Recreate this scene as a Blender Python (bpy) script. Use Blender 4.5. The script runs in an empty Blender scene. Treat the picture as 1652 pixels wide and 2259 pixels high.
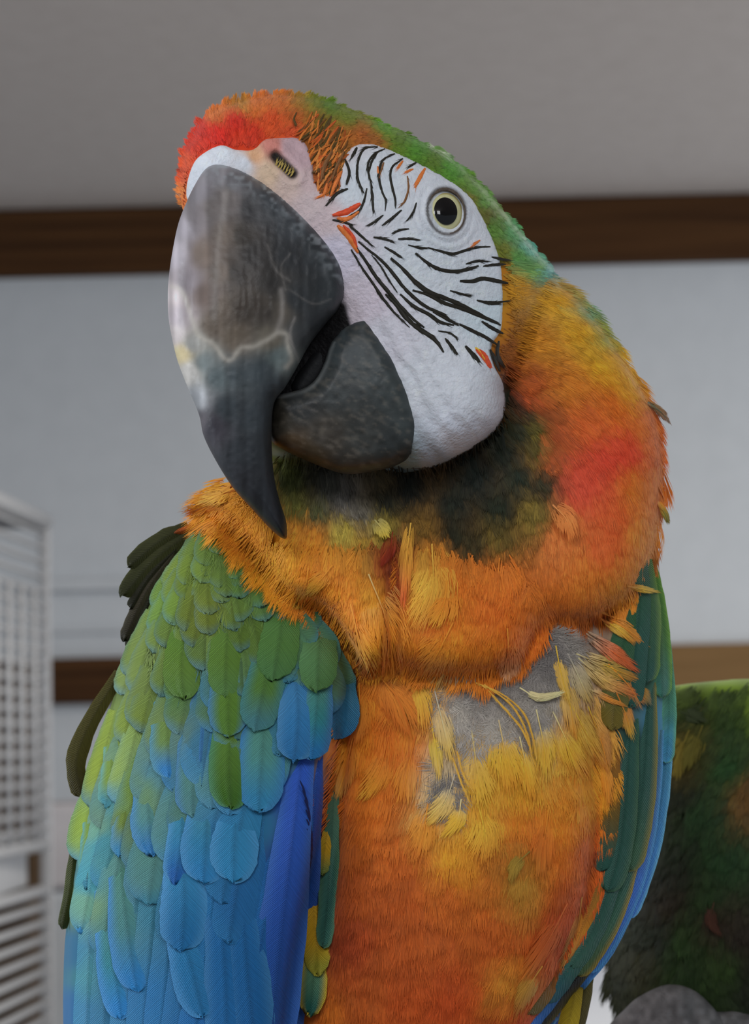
import bpy, bmesh, math, random
import numpy as np
from mathutils import Matrix, Vector
from mathutils.geometry import delaunay_2d_cdt

random.seed(7)
RNG = np.random.default_rng(7)
S = bpy.context.scene
COL = S.collection

# ------------------------------------------------------------------ camera
W_PX, H_PX = 1652.0, 2259.0
F_PX = 5020.0
CAM = np.array([0.0, 0.0, 1.5])
PITCH, ROLL = math.radians(6.0), math.radians(1.3)
right0 = np.array([1.0, 0, 0]); fwd = np.array([0, math.cos(PITCH), math.sin(PITCH)])
up0 = np.array([0, -math.sin(PITCH), math.cos(PITCH)])
RIGHT = math.cos(ROLL) * right0 - math.sin(ROLL) * up0
UP = math.sin(ROLL) * right0 + math.cos(ROLL) * up0
FWD = fwd
cam_data = bpy.data.cameras.new('camera')
cam = bpy.data.objects.new('camera', cam_data)
COL.objects.link(cam)
m = Matrix.Identity(4)
for i in range(3):
    m[i][0] = RIGHT[i]; m[i][1] = UP[i]; m[i][2] = -FWD[i]; m[i][3] = CAM[i]
cam.matrix_world = m
cam_data.sensor_fit = 'VERTICAL'
cam_data.sensor_height = 24.0
cam_data.lens = 24.0 * F_PX / H_PX
cam_data.clip_start = 0.01
cam_data.dof.use_dof = True
cam_data.dof.focus_distance = 0.578
cam_data.dof.aperture_fstop = 15.0
S.camera = cam

# ------------------------------------------------------------------ world, lights, exposure
wd = bpy.data.worlds.new('world'); S.world = wd; wd.use_nodes = True
bgn = wd.node_tree.nodes['Background']
bgn.inputs[0].default_value = (0.80, 0.88, 1.0, 1); bgn.inputs[1].default_value = 0.36

def area(name, loc, target, sx, sy, power, color):
    l = bpy.data.lights.new(name, 'AREA'); l.shape = 'RECTANGLE'; l.size = sx; l.size_y = sy
    l.energy = power; l.color = color
    o = bpy.data.objects.new(name, l); COL.objects.link(o); o.location = loc
    d = Vector(target) - Vector(loc)
    o.rotation_euler = d.to_track_quat('-Z', 'Y').to_euler()
    return o
BIRD = (0, 0.6, 1.55)
area('assumed_window_light', (-1.9, 0.55, 2.0), BIRD, 1.3, 1.2, 27.0, (0.86, 0.93, 1.0))  # window assumed at the left, unseen; only its light is added
area('added_front_light', (-0.45, -0.7, 2.18), BIRD, 0.5, 0.4, 7.0, (0.95, 0.97, 1.0))  # unseen area lamp added behind the camera, one of two for eye highlights
area('added_second_front_light', (0.35, -0.7, 2.18), BIRD, 0.4, 0.4, 5.0, (0.95, 0.97, 1.0))  # area lamp added for the second eye highlight; no window is built here
area('added_back_wall_light', (2.2, 1.7, 1.45), (0.9, 3.2, 1.55), 0.9, 1.2, 26.0, (0.90, 0.95, 1.0))  # area lamp added to brighten the back wall's right side; no window built
area('assumed_ceiling_light', (0.5, 1.9, 2.22), (0.5, 1.9, 0), 0.5, 0.5, 12.0, (1.0, 0.95, 0.86))  # unseen ceiling lamp, assumed from the lit upper edges; no fixture built
S.view_settings.view_transform = 'Standard'
S.view_settings.look = 'None'
S.view_settings.exposure = -0.15
S.view_settings.gamma = 1.0
S.view_settings.use_curve_mapping = False
ILL = 0.60     # display value / albedo for a surface facing the room, used to turn seen colours into pigment

# ------------------------------------------------------------------ helpers: maths
D0 = 0.60
PX = D0 / F_PX
def P(px, py, h):
    """point of the world seen at picture position px,py and h pixels-at-the-bird nearer than the bird plane"""
    px = np.asarray(px, float); py = np.asarray(py, float); h = np.asarray(h, float)
    D = D0 - h * PX
    x = (px - W_PX / 2) * D / F_PX; y = -(py - H_PX / 2) * D / F_PX
    return CAM + x[..., None] * RIGHT + y[..., None] * UP + D[..., None] * FWD
def PD(px, py, D):
    return P(px, py, (D0 - D) / PX)
def unP(w):
    v = np.asarray(w) - CAM
    D = v @ FWD
    return (v @ RIGHT) / D * F_PX + W_PX / 2, -(v @ UP) / D * F_PX + H_PX / 2, (D0 - D) / PX

def smooth_closed(pts, n=6):
    p = np.array(pts, float); out = []
    N = len(p)
    for i in range(N):
        a, b, c, d = p[i - 1], p[i], p[(i + 1) % N], p[(i + 2) % N]
        for k in range(n):
            t = k / n
            out.append(0.5 * ((2 * b) + (-a + c) * t + (2 * a - 5 * b + 4 * c - d) * t * t + (-a + 3 * b - 3 * c + d) * t ** 3))
    return np.array(out)
def smooth_open(pts, n=24):
    p = np.array(pts, float)
    if len(p) == 2: 
        t = np.linspace(0, 1, n)[:, None]; return p[0] * (1 - t) + p[1] * t
    q = np.vstack([2 * p[0] - p[1], p, 2 * p[-1] - p[-2]]); out = []
    k = len(p) - 1
    for s in np.linspace(0, k - 1e-9, n):
        i = int(s); t = s - i
        a, b, c, d = q[i], q[i + 1], q[i + 2], q[i + 3]
        out.append(0.5 * ((2 * b) + (-a + c) * t + (2 * a - 5 * b + 4 * c - d) * t * t + (-a + 3 * b - 3 * c + d) * t ** 3))
    return np.array(out)
def inside(poly, x, y):
    r = np.zeros(x.shape, bool); n = len(poly)
    for i in range(n):
        x0, y0 = poly[i]; x1, y1 = poly[(i + 1) % n]
        if y0 == y1: continue
        c = ((y0 > y) != (y1 > y)) & (x < (x1 - x0) * (y - y0) / (y1 - y0) + x0)
        r ^= c
    return r
def dist_poly(poly, x, y, closed=True):
    d = np.full(x.shape, 1e9); n = len(poly)
    for i in range(n if closed else n - 1):
        a = poly[i]; b = poly[(i + 1) % n]; e = b - a; L = e @ e + 1e-9
        t = np.clip(((x - a[0]) * e[0] + (y - a[1]) * e[1]) / L, 0, 1)
        d = np.minimum(d, (x - a[0] - t * e[0]) ** 2 + (y - a[1] - t * e[1]) ** 2)
    return np.sqrt(d)
class TPS:
    def __init__(s, ctrl, reg=0.02):
        c = np.array(ctrl, float); s.p = c[:, :2] / 1000.0; n = len(c)
        K = s.k(s.p, s.p) + reg * np.eye(n); A = np.zeros((n + 3, n + 3)); A[:n, :n] = K
        Q = np.hstack([np.ones((n, 1)), s.p]); A[:n, n:] = Q; A[n:, :n] = Q.T
        b = np.zeros(n + 3); b[:n] = c[:, 2]; s.w = np.linalg.solve(A, b)
    def k(s, a, b):
        r2 = ((a[:, None, :] - b[None]) ** 2).sum(-1)
        return 0.5 * r2 * np.log(r2 + 1e-12)
    def __call__(s, x, y):
        q = np.stack([np.ravel(x), np.ravel(y)], 1) / 1000.0
        v = s.k(q, s.p) @ s.w[:-3] + s.w[-3] + q @ s.w[-2:]
        return v.reshape(np.shape(x))
def prof(t):
    t = np.clip(t, 0, 1); return np.sqrt(1 - (1 - t) ** 2)
class Solid:
    """a closed rounded volume: outline, front relief, rounding radius, drop to the rim, thickness behind"""
    def __init__(s, outline, ctrl, R, drop, thick, n=6):
        s.poly = smooth_closed(outline, n); s.F = TPS(ctrl); s.R = R; s.drop = drop; s.thick = thick
    def front(s, x, y, d=None):
        if d is None: d = dist_poly(s.poly, x, y)
        return s.F(x, y) - s.drop * (1 - prof(d / s.R))
    def back(s, x, y, d):
        return s.F(x, y) - s.drop - s.thick * prof(d / (s.R * 1.8))
    def mesh(s, sp, extra=None):
        x0, y0 = s.poly.min(0); x1, y1 = s.poly.max(0)
        gx, gy = np.meshgrid(np.arange(x0, x1, sp), np.arange(y0, y1, sp * 0.866))
        gx = gx + (np.arange(gx.shape[0]) % 2)[:, None] * sp / 2
        gx = gx.ravel(); gy = gy.ravel()
        k = inside(s.poly, gx, gy); gx = gx[k]; gy = gy[k]
        d = dist_poly(s.poly, gx, gy); k = d > sp * 0.55; gx = gx[k]; gy = gy[k]
        # rim points and two inset rings
        seg = np.linalg.norm(np.roll(s.poly, -1, 0) - s.poly, axis=1); cum = np.concatenate([[0], np.cumsum(seg)])
        nb = max(24, int(cum[-1] / sp)); t = np.linspace(0, cum[-1], nb, endpoint=False)
        pp = np.vstack([s.poly, s.poly[:1]])
        bx = np.interp(t, cum, pp[:, 0]); by = np.interp(t, cum, pp[:, 1])
        ax = np.concatenate([bx, gx]); ay = np.concatenate([by, gy])
        r = delaunay_2d_cdt([Vector((a, b)) for a, b in zip(ax, ay)], [], [list(range(nb))], 1, 1e-4)
        v = np.array([(q.x, q.y) for q in r[0]]); f = np.array(r[2]); org = r[3]
        isb = np.zeros(len(v), bool)
        for i, o in enumerate(org):
            if o and min(o) < nb: isb[i] = True
        d = dist_poly(s.poly, v[:, 0], v[:, 1]); d[isb] = 0
        hf = s.front(v[:, 0], v[:, 1], d)
        if extra is not None: hf = hf + extra(v[:, 0], v[:, 1], d)
        hb = s.back(v[:, 0], v[:, 1], d); hb = np.minimum(hb, hf)
        n = len(v); idx = np.arange(n, 2 * n); idx[isb] = np.arange(n)[isb]
        keep = ~isb; remap = np.full(2 * n, -1); remap[:n] = np.arange(n); remap[n:][keep] = n + np.arange(keep.sum())
        fb = remap[idx[f]][:, ::-1]
        V = np.vstack([np.c_[v, hf], np.c_[v[keep], hb[keep]]])
        # orientation: make front face the camera
        a = v[f[0]]; cr = (a[1][0] - a[0][0]) * (a[2][1] - a[0][1]) - (a[1][1] - a[0][1]) * (a[2][0] - a[0][0])
        F = np.vstack([f, fb])
        if cr > 0: F = F[:, ::-1]
        return V, F

# value noise (smooth, for pigment variation)
_tab = RNG.random((256, 256))
def vnoise(x, y, s):
    x = np.asarray(x) / s + 300; y = np.asarray(y) / s + 300
    xi = np.floor(x).astype(int); yi = np.floor(y).astype(int); fx = x - xi; fy = y - yi
    fx = fx * fx * (3 - 2 * fx); fy = fy * fy * (3 - 2 * fy)
    g = lambda a, b: _tab[a % 256, b % 256]
    return (g(xi, yi) * (1 - fx) + g(xi + 1, yi) * fx) * (1 - fy) + (g(xi, yi + 1) * (1 - fx) + g(xi + 1, yi + 1) * fx) * fy
def lin(c):
    c = np.asarray(c, float) / 255.0
    return np.where(c <= 0.04045, c / 12.92, ((c + 0.055) / 1.055) ** 2.4)
def alb(c, ill=None):
    return np.clip(lin(c) / (ill or ILL), 0.003, 0.95)
class ColorMap:
    def __init__(s, pts, ill=None, power=2.0):
        s.p = np.array([(a, b) for a, b, _ in pts], float); s.c = alb([c for *_, c in pts], ill); s.pw = power
    def __call__(s, x, y):
        x = np.ravel(x); y = np.ravel(y); out = np.empty((len(x), 3))
        for i in range(0, len(x), 40000):
            d2 = (x[i:i + 40000, None] - s.p[:, 0]) ** 2 + (y[i:i + 40000, None] - s.p[:, 1]) ** 2
            w = 1 / (d2 + 60.0) ** s.pw
            out[i:i + 40000] = (w @ s.c) / w.sum(1)[:, None]
        return out
class DirMap:
    def __init__(s, pts):
        s.p = np.array(pts, float)
    def __call__(s, x, y):
        x = np.ravel(x); y = np.ravel(y)
        d2 = (x[:, None] - s.p[:, 0]) ** 2 + (y[:, None] - s.p[:, 1]) ** 2
        w = 1 / (d2 + 900.0) ** 1.5
        v = (w @ s.p[:, 2:4]) / w.sum(1)[:, None]
        return v / (np.linalg.norm(v, axis=1)[:, None] + 1e-9)

# ------------------------------------------------------------------ helpers: objects
def link(o, parent=None, label=None, cat=None, group=None, kind=None):
    COL.objects.link(o)
    if parent is not None: o.parent = parent; o.matrix_parent_inverse = Matrix.Translation(-parent.location)
    for k, v in (('label', label), ('category', cat), ('group', group), ('kind', kind)):
        if v: o[k] = v
    return o
def empty(name, loc, label, cat, group=None):
    o = bpy.data.objects.new(name, None); o.location = loc; o.empty_display_size = 0.02
    return link(o, None, label, cat, group)
def make_mesh(name, V, F, mat, colors=None, uv=None, smooth=True):
    """V world coordinates, F list/array of faces (all the same size when an array)"""
    me = bpy.data.meshes.new(name)
    V = np.asarray(V, np.float32); F = np.asarray(F, np.int32)
    me.vertices.add(len(V)); me.vertices.foreach_set('co', V.ravel())
    k = F.shape[1]
    me.loops.add(F.size); me.loops.foreach_set('vertex_index', F.ravel())
    me.polygons.add(len(F)); me.polygons.foreach_set('loop_start', np.arange(0, F.size, k, dtype=np.int32))
    if smooth: me.polygons.foreach_set('use_smooth', np.ones(len(F), bool))
    if colors is not None:
        a = me.color_attributes.new('pigment', 'FLOAT_COLOR', 'POINT')
        a.data.foreach_set('color', np.c_[colors, np.ones(len(V))].astype(np.float32).ravel())
    me.update(calc_edges=True)
    if uv is not None:
        u = me.uv_layers.new(name='vane')
        u.data.foreach_set('uv', np.asarray(uv, np.float32)[F.ravel()].ravel())
    me.validate()
    me.materials.append(mat)
    return me
def mesh_obj(name, V, F, mat, parent=None, colors=None, uv=None, smooth=True, **kw):
    return link(bpy.data.objects.new(name, make_mesh(name, V, F, mat, colors, uv, smooth)), parent, **kw)

def nt(name):
    mt = bpy.data.materials.new(name); mt.use_nodes = True
    n = mt.node_tree.nodes; return mt, n, mt.node_tree.links, n['Principled BSDF']
def pigment_mat(name, rough=0.6, spec=0.3, bump=None, sss=0, sheen=0, coat=0):
    mt, n, l, b = nt(name)
    a = n.new('ShaderNodeAttribute'); a.attribute_name = 'pigment'
    l.new(a.outputs['Color'], b.inputs['Base Color'])
    b.inputs['Roughness'].default_value = rough; b.inputs['Specular IOR Level'].default_value = spec
    if coat: b.inputs['Coat Weight'].default_value = coat; b.inputs['Coat Roughness'].default_value = 0.25
    if sheen: b.inputs['Sheen Weight'].default_value = sheen
    if sss:
        b.inputs['Subsurface Weight'].default_value = sss; b.inputs['Subsurface Radius'].default_value = (0.002, 0.001, 0.0008)
    if bump:
        sc, st = bump
        tc = n.new('ShaderNodeTexCoord'); no = n.new('ShaderNodeTexNoise'); no.inputs['Scale'].default_value = sc; no.inputs['Detail'].default_value = 5
        bp = n.new('ShaderNodeBump'); bp.inputs['Strength'].default_value = st; bp.inputs['Distance'].default_value = 0.0006
        l.new(tc.outputs['Object'], no.inputs['Vector']); l.new(no.outputs['Fac'], bp.inputs['Height']); l.new(bp.outputs['Normal'], b.inputs['Normal'])
    return mt
def plain_mat(name, color, rough=0.5, spec=0.4, noise=None, metal=0):
    """noise = (scale, colour2) grain between two colours (linear)"""
    mt, n, l, b = nt(name)
    b.inputs['Roughness'].default_value = rough; b.inputs['Specular IOR Level'].default_value = spec; b.inputs['Metallic'].default_value = metal
    if noise:
        sc, c2 = noise
        tc = n.new('ShaderNodeTexCoord'); mp = n.new('ShaderNodeMapping'); mp.inputs['Scale'].default_value = sc
        no = n.new('ShaderNodeTexNoise'); no.inputs['Scale'].default_value = 1.0; no.inputs['Detail'].default_value = 6
        cr = n.new('ShaderNodeValToRGB'); cr.color_ramp.elements[0].position = 0.3; cr.color_ramp.elements[1].position = 0.7
        cr.color_ramp.elements[0].color = (*color, 1); cr.color_ramp.elements[1].color = (*c2, 1)
        l.new(tc.outputs['Object'], mp.inputs['Vector']); l.new(mp.outputs['Vector'], no.inputs['Vector'])
        l.new(no.outputs['Fac'], cr.inputs['Fac']); l.new(cr.outputs['Color'], b.inputs['Base Color'])
    else:
        b.inputs['Base Color'].default_value = (*color, 1)
    return mt
def feather_mat(name):
    mt, n, l, b = nt(name)
    a = n.new('ShaderNodeAttribute'); a.attribute_name = 'pigment'
    uv = n.new('ShaderNodeUVMap'); uv.uv_map = 'vane'
    sx = n.new('ShaderNodeSeparateXYZ'); l.new(uv.outputs['UV'], sx.inputs[0])
    ab = n.new('ShaderNodeMath'); ab.operation = 'ABSOLUTE'; l.new(sx.outputs['X'], ab.inputs[0])
    m1 = n.new('ShaderNodeMath'); m1.operation = 'MULTIPLY_ADD'; l.new(ab.outputs[0], m1.inputs[0]); m1.inputs[1].default_value = -1.1; l.new(sx.outputs['Y'], m1.inputs[2])
    no = n.new('ShaderNodeTexNoise'); no.inputs['Scale'].default_value = 0.03; l.new(uv.outputs['UV'], no.inputs['Vector'])
    m3 = n.new('ShaderNodeMath'); m3.operation = 'MULTIPLY_ADD'; l.new(no.outputs['Fac'], m3.inputs[0]); m3.inputs[1].default_value = 12.0; l.new(m1.outputs[0], m3.inputs[2])
    m2 = n.new('ShaderNodeMath'); m2.operation = 'MULTIPLY'; l.new(m3.outputs[0], m2.inputs[0]); m2.inputs[1].default_value = 1.25
    sn = n.new('ShaderNodeMath'); sn.operation = 'SINE'; l.new(m2.outputs[0], sn.inputs[0])
    bp = n.new('ShaderNodeBump'); bp.inputs['Strength'].default_value = 0.35; bp.inputs['Distance'].default_value = 0.0002
    l.new(sn.outputs[0], bp.inputs['Height']); l.new(bp.outputs['Normal'], b.inputs['Normal'])
    # fine streaks of slightly different pigment from barb to barb
    w1 = n.new('ShaderNodeTexNoise'); w1.noise_dimensions = '1D'; w1.inputs['Scale'].default_value = 0.22; l.new(m3.outputs[0], w1.inputs['W'])
    mr = n.new('ShaderNodeMapRange'); mr.inputs['To Min'].default_value = 0.72; mr.inputs['To Max'].default_value = 1.28; l.new(w1.outputs['Fac'], mr.inputs['Value'])
    mx = n.new('ShaderNodeMix'); mx.data_type = 'RGBA'; mx.blend_type = 'MULTIPLY'; mx.inputs[0].default_value = 1.0
    l.new(a.outputs['Color'], mx.inputs[6]); l.new(mr.outputs['Result'], mx.inputs[7]); l.new(mx.outputs[2], b.inputs['Base Color'])
    b.inputs['Roughness'].default_value = 0.5; b.inputs['Specular IOR Level'].default_value = 0.2
    return mt

# ================================================================== the room
M_wall = plain_mat('wall_paint', (0.50, 0.52, 0.54), 0.8, 0.2, ((30, 30, 30), (0.53, 0.55, 0.57)))
M_ceil = plain_mat('ceiling_paint', (0.60, 0.55, 0.52), 0.9, 0.1, ((40, 40, 40), (0.64, 0.59, 0.56)))
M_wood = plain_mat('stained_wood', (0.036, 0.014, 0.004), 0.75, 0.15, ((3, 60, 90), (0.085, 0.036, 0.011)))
M_lit_wood = plain_mat('lit_wood', (0.15, 0.085, 0.032), 0.75, 0.15, ((3, 60, 90), (0.21, 0.12, 0.05)))  # the rail's wood with the light falling on it put into the colour
M_floor = plain_mat('floor_boards', (0.16, 0.11, 0.07), 0.5, 0.4, ((2, 30, 30), (0.25, 0.17, 0.11)))
M_white = plain_mat('white_enamel', (0.42, 0.42, 0.43), 0.4, 0.4)
M_pale = plain_mat('pale_plastic', (0.50, 0.47, 0.48), 0.6, 0.3, ((20, 20, 20), (0.56, 0.53, 0.54)))
M_bright = plain_mat('white_laminate', (0.90, 0.90, 0.92), 0.4, 0.4)
M_brown = plain_mat('brown_wood', (0.050, 0.028, 0.012), 0.8, 0.1, ((8, 50, 50), (0.085, 0.050, 0.024)))
M_perch = plain_mat('perch_wood', (0.25, 0.16, 0.09), 0.7, 0.2, ((10, 80, 80), (0.34, 0.23, 0.13)))
M_metal = plain_mat('dark_metal', (0.06, 0.06, 0.065), 0.4, 0.5, metal=0.6)

def box_me(bm, c, s, bev=0.0, rot=None):
    r = bmesh.ops.create_cube(bm, size=1.0); vs = r['verts']
    for v in vs: v.co = Vector((v.co.x * s[0], v.co.y * s[1], v.co.z * s[2]))
    if bev:
        es = list({e for v in vs for e in v.link_edges})
        rb = bmesh.ops.bevel(bm, geom=es, offset=bev, segments=2, affect='EDGES', profile=0.5)
        vs = list({v for f in rb['faces'] for v in f.verts} | {v for v in vs if v.is_valid})
    for v in vs:
        if rot: v.co = rot @ v.co
        v.co += Vector(c)
def bm_obj(name, bm, mat, parent=None, smooth=False, **kw):
    me = bpy.data.meshes.new(name); bm.normal_update(); bm.to_mesh(me); bm.free(); me.materials.append(mat)
    if smooth:
        for p in me.polygons: p.use_smooth = True
    return link(bpy.data.objects.new(name, me), parent, **kw)
def box(name, c, s, mat, parent=None, bev=0.0, rot=None, **kw):
    bm = bmesh.new(); box_me(bm, c, s, bev, rot); return bm_obj(name, bm, mat, parent, **kw)
def rod_me(bm, a, b, r, seg=10):
    a = Vector(a); b = Vector(b); d = b - a
    q = d.to_track_quat('Z', 'Y').to_matrix().to_4x4()
    mtx = Matrix.Translation((a + b) / 2) @ q
    bmesh.ops.create_cone(bm, cap_ends=True, segments=seg, radius1=r, radius2=r, depth=d.length, matrix=mtx)
def rod(name, a, b, r, mat, parent=None, seg=10, **kw):
    bm = bmesh.new(); rod_me(bm, a, b, r, seg); return bm_obj(name, bm, mat, parent, True, **kw)

WALL_Y = 3.2
def on_wall(px, py, y=WALL_Y):
    d = P(px, py, 0.0) - CAM; return CAM + d * ((y - CAM[1]) / d[1])
zt0 = float(on_wall(826, 454)[2]); zt1 = float(on_wall(826, 597)[2])
zb0 = float(on_wall(826, 1438)[2]); zb1 = float(on_wall(826, 1538)[2])
box('wall_back', (0, WALL_Y + 0.05, (zt0 + 0.05) / 2), (5.2, 0.1, zt0 + 0.05), M_wall, kind='structure')
box('floor', (0, 0.6, -0.05), (5.2, 5.4, 0.1), M_floor, kind='structure')
box('ceiling', (0, 0.6, zt0 + 0.052), (5.2, 5.2, 0.1), M_ceil, kind='structure')
box('trim_1', (0, WALL_Y - 0.012, (zt0 + zt1) / 2), (5.2, 0.03, zt0 - zt1), M_wood, bev=0.004, kind='structure')
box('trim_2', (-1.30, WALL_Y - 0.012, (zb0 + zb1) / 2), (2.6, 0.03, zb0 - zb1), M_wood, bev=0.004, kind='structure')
box('trim_5', (1.305, WALL_Y - 0.012, (zb0 + zb1) / 2), (2.6, 0.03, zb0 - zb1), M_lit_wood, bev=0.004, kind='structure')  # right half of the trim_2 rail, coloured lighter as if lit
zr = float(on_wall(826, 1278)[2])
xr = float(on_wall(330, 1290)[0])
box('trim_3', ((-2.6 + xr) / 2, WALL_Y - 0.006, zr), (2.6 + xr, 0.022, 0.016), M_wall, bev=0.003, kind='structure')
zr2 = float(on_wall(826, 1376)[2])
box('trim_4', ((-2.6 + xr) / 2, WALL_Y - 0.003, zr2), (2.6 + xr, 0.010, 0.008), M_wall, bev=0.002, kind='structure')

# ------------------------------------------------------------------ cage on the left
def cage():
    c0 = PD(101, 1658, 2.40)            # far corner post
    ax = np.array([math.sin(math.radians(-4.2)), -math.cos(math.radians(-4.2)), 0.0])  # towards the camera along the side
    def at(d, z): return Vector((c0[0] + ax[0] * d, c0[1] + ax[1] * d, z))
    zof = lambda py: float(PD(100, py, 2.40)[2])
    root = empty('bird_cage', (c0[0], c0[1], 0), 'white wire bird cage with a wide tray ledge at the left edge', 'cage')
    top = zof(1140); L = 0.5; wid = 0.45
    px = np.array([-math.cos(math.radians(4.2)), -math.sin(math.radians(4.2)), 0])
    def at2(d, w, z): p = at(d, z); return Vector((p.x - abs(px[0]) * w, p.y + px[1] * w * 0, z))
    for d in (0.0, L):
        for w in (0.0, wid):
            p = at2(d, w, 0)
            box('corner_post', (p.x, p.y, top / 2), (0.012, 0.012, top), M_white, root, 0.002)
    for w in (0.0, wid):
        for z, r in ((top - 0.003, 0.009), (zof(1862), 0.006), (zof(1960), 0.006), (0.12, 0.008)):
            a = at2(-0.004, w, z); b = at2(L, w, z)
            rod('rail', a, b, r, M_white, root)
    for d in (0.0, L):
        for z in (top - 0.003, zof(1862), 0.12):
            rod('rail', at2(d, 0, z), at2(d, wid, z), 0.007, M_white, root)
    # tray ledge
    p = at2(L / 2, wid / 2, (zof(1862) + zof(1960)) / 2)
    box('tray', p, (wid - 0.004, L - 0.006, 0.040), M_white, root, 0.003)
    rb = bmesh.new(); z = zof(1175)
    while z > zof(1850):
        rod_me(rb, at2(0, 0.0, z), at2(L, 0.0, z), 0.0026, 6); z -= 0.0155
    for k in range(1, 9): rod_me(rb, at2(0.055 * k, 0, zof(1862)), at2(0.055 * k, 0, zof(1300)), 0.004, 6)
    bm_obj('wire_grid', rb, M_white, root, True, kind='stuff')
    z = zof(1995); n = 0
    while z > 0.14 and n < 60:
        rod('bar', at2(0.004, 0, z), at2(L, 0, z), 0.0042, M_white, root, 8); z -= 0.0165; n += 1
    # roof and back panel
    box('roof_panel', at2(L / 2, wid / 2, top + 0.002), (wid, L, 0.004), M_white, root)
cage()
def cupboard():
    """tall narrow brown cupboard right behind the cage, seen through the wires"""
    D = 2.47; a = PD(-190, 1465, D); b = PD(66, 1465, D); w = b[0] - a[0]; xc = (a[0] + b[0]) / 2; yc = a[1] + 0.045; zt = float(b[2])
    r = empty('wooden_cupboard', (xc, yc, 0), 'tall dark brown wooden cupboard right behind the cage wires', 'cupboard')
    box('cupboard_body', (xc, yc, zt / 2), (w, 0.07, zt), M_brown, r, 0.003)
    zm = float(PD(40, 1910, D)[2])
    for z0, z1 in ((0.05, zm - 0.01), (zm + 0.01, zt - 0.02)):
        d = box('door', (xc, yc - 0.04, (z0 + z1) / 2), (w - 0.006, 0.012, z1 - z0), M_brown, r, 0.003)
        rod('handle', (xc - w * .3, yc - 0.056, (z0 + z1) / 2 - .03), (xc - w * .3, yc - 0.056, (z0 + z1) / 2 + .03), 0.004, M_metal, d)
cupboard()
def pale_bin():
    D = 2.75; a = PD(60, 1775, D); b = PD(185, 1775, D)
    z0 = float(PD(120, 1962, D)[2]); z1 = float(a[2]); xc = (a[0] + b[0]) / 2; w = b[0] - a[0]
    root = empty('storage_bin', (xc, a[1], 0), 'pale storage bin standing behind the white cage', 'bin')
    box('bin_body', (xc, a[1] + 0.1, z0 / 2), (w, 0.2, z0), M_wall, root, 0.01)
    box('bin_lid', (xc, a[1] + 0.1, (z0 + z1) / 2), (w + 0.006, 0.21, z1 - z0), M_pale, root, 0.008)
pale_bin()
def cabinet():
    D = 2.2; a = PD(1180, 2120, D); b = PD(1560, 2120, D)
    root = empty('white_cabinet', ((a[0] + b[0]) / 2, a[1] + 0.15, 0), 'bright white cabinet glimpsed between the two parrots', 'cabinet')
    xc = (a[0] + b[0]) / 2; w = b[0] - a[0]
    box('cabinet_body', (xc, a[1] + 0.15, a[2] / 2), (w, 0.3, a[2]), M_bright, root, 0.004)
    box('cabinet_top', (xc, a[1] + 0.14, a[2] + 0.01), (w + 0.02, 0.32, 0.02), M_bright, root, 0.004)
cabinet()

# ================================================================== the macaw: volumes
c1 = lambda x, y: (340 + x / 1.8356, 170 + y / 1.8356)
c2 = lambda x, y: (340 + x / 1.8356, 640 + y / 1.8356)

head_out = [(402, 464), (398, 410), (406, 336), (428, 298), (449, 262), (482, 238), (540, 219), (601, 207), (667, 211), (716, 220), (754, 233), (819, 262), (885, 290),
            (939, 317), (977, 336), (1018, 366), (1060, 406), (1098, 450), (1136, 494), (1184, 554), (1226, 608), (1200, 700), (1150, 780), (1113, 850), (1113, 891), (1103, 934),
            (1065, 972), (1021, 1000), (966, 1027), (912, 1036), (850, 1025), (740, 1020), (620, 1010), (560, 960), (470, 720), (430, 540)]
head = Solid(head_out, [(985, 467, 190), (850, 600, 215), (1090, 600, 130), (1000, 900, 225), (1080, 880, 190), (790, 720, 205), (690, 800, 140), (640, 880, 150), (720, 730, 160), (600, 350, 225), (480, 330, 200), (700, 240, 110),
                        (860, 310, 150), (1000, 370, 110), (1150, 530, 50), (1220, 610, 20), (950, 1000, 195), (880, 750, 225), (740, 420, 225), (420, 400, 160), (550, 260, 160), (1100, 730, 130)], 85, 120, 260)
neck_out = [(950, 330), (1015, 366), (1096, 450), (1182, 554), (1241, 626), (1304, 692), (1340, 740), (1377, 797), (1410, 850), (1430, 886), (1449, 942), (1461, 998), (1463, 1040),
            (1456, 1093), (1452, 1160), (1438, 1235), (1415, 1285), (1380, 1325), (1300, 1368), (1200, 1385), (1150, 1460), (1059, 1488), (959, 1488), (870, 1470), (806, 1470), (775, 1420),
            (716, 1340), (625, 1300), (545, 1195), (485, 1135), (462, 1108), (505, 1060), (540, 1040), (560, 960), (700, 900), (900, 600)]
neck = Solid(neck_out, [(1300, 1000, 70), (1400, 1000, 40), (1150, 1120, 60), (1250, 1200, 120), (1000, 1340, 190), (800, 1350, 190), (620, 1210, 140), (500, 1110, 90), (900, 700, -60), (900, 1120, 40),
                        (1350, 800, 20), (1200, 800, 60), (1200, 620, 30), (1400, 1200, 60), (1150, 1000, 40), (1250, 900, 60), (1150, 1400, 170), (760, 1120, 60), (1330, 1300, 90), (1050, 1220, 110)], 100, 130, 300)
_nF = neck.F
neck.F = lambda x, y: _nF(x, y) - 36 * np.exp(-((x - 868 + (y - 1350) * .02) / 15) ** 2) * np.clip((y - 1180) / 60, 0, 1) + 10 * np.exp(-((x - 800) / 50) ** 2 - ((y - 1400) / 90) ** 2) + 16 * np.exp(-((x - 940) / 45) ** 2 - ((y - 1310) / 80) ** 2)
chest_out = [(770, 1440), (748, 1650), (722, 1950), (655, 2259), (620, 2600), (1100, 2640), (1200, 2259), (1285, 2040), (1322, 1900), (1336, 1700), (1328, 1500), (1250, 1330), (900, 1300)]
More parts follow.
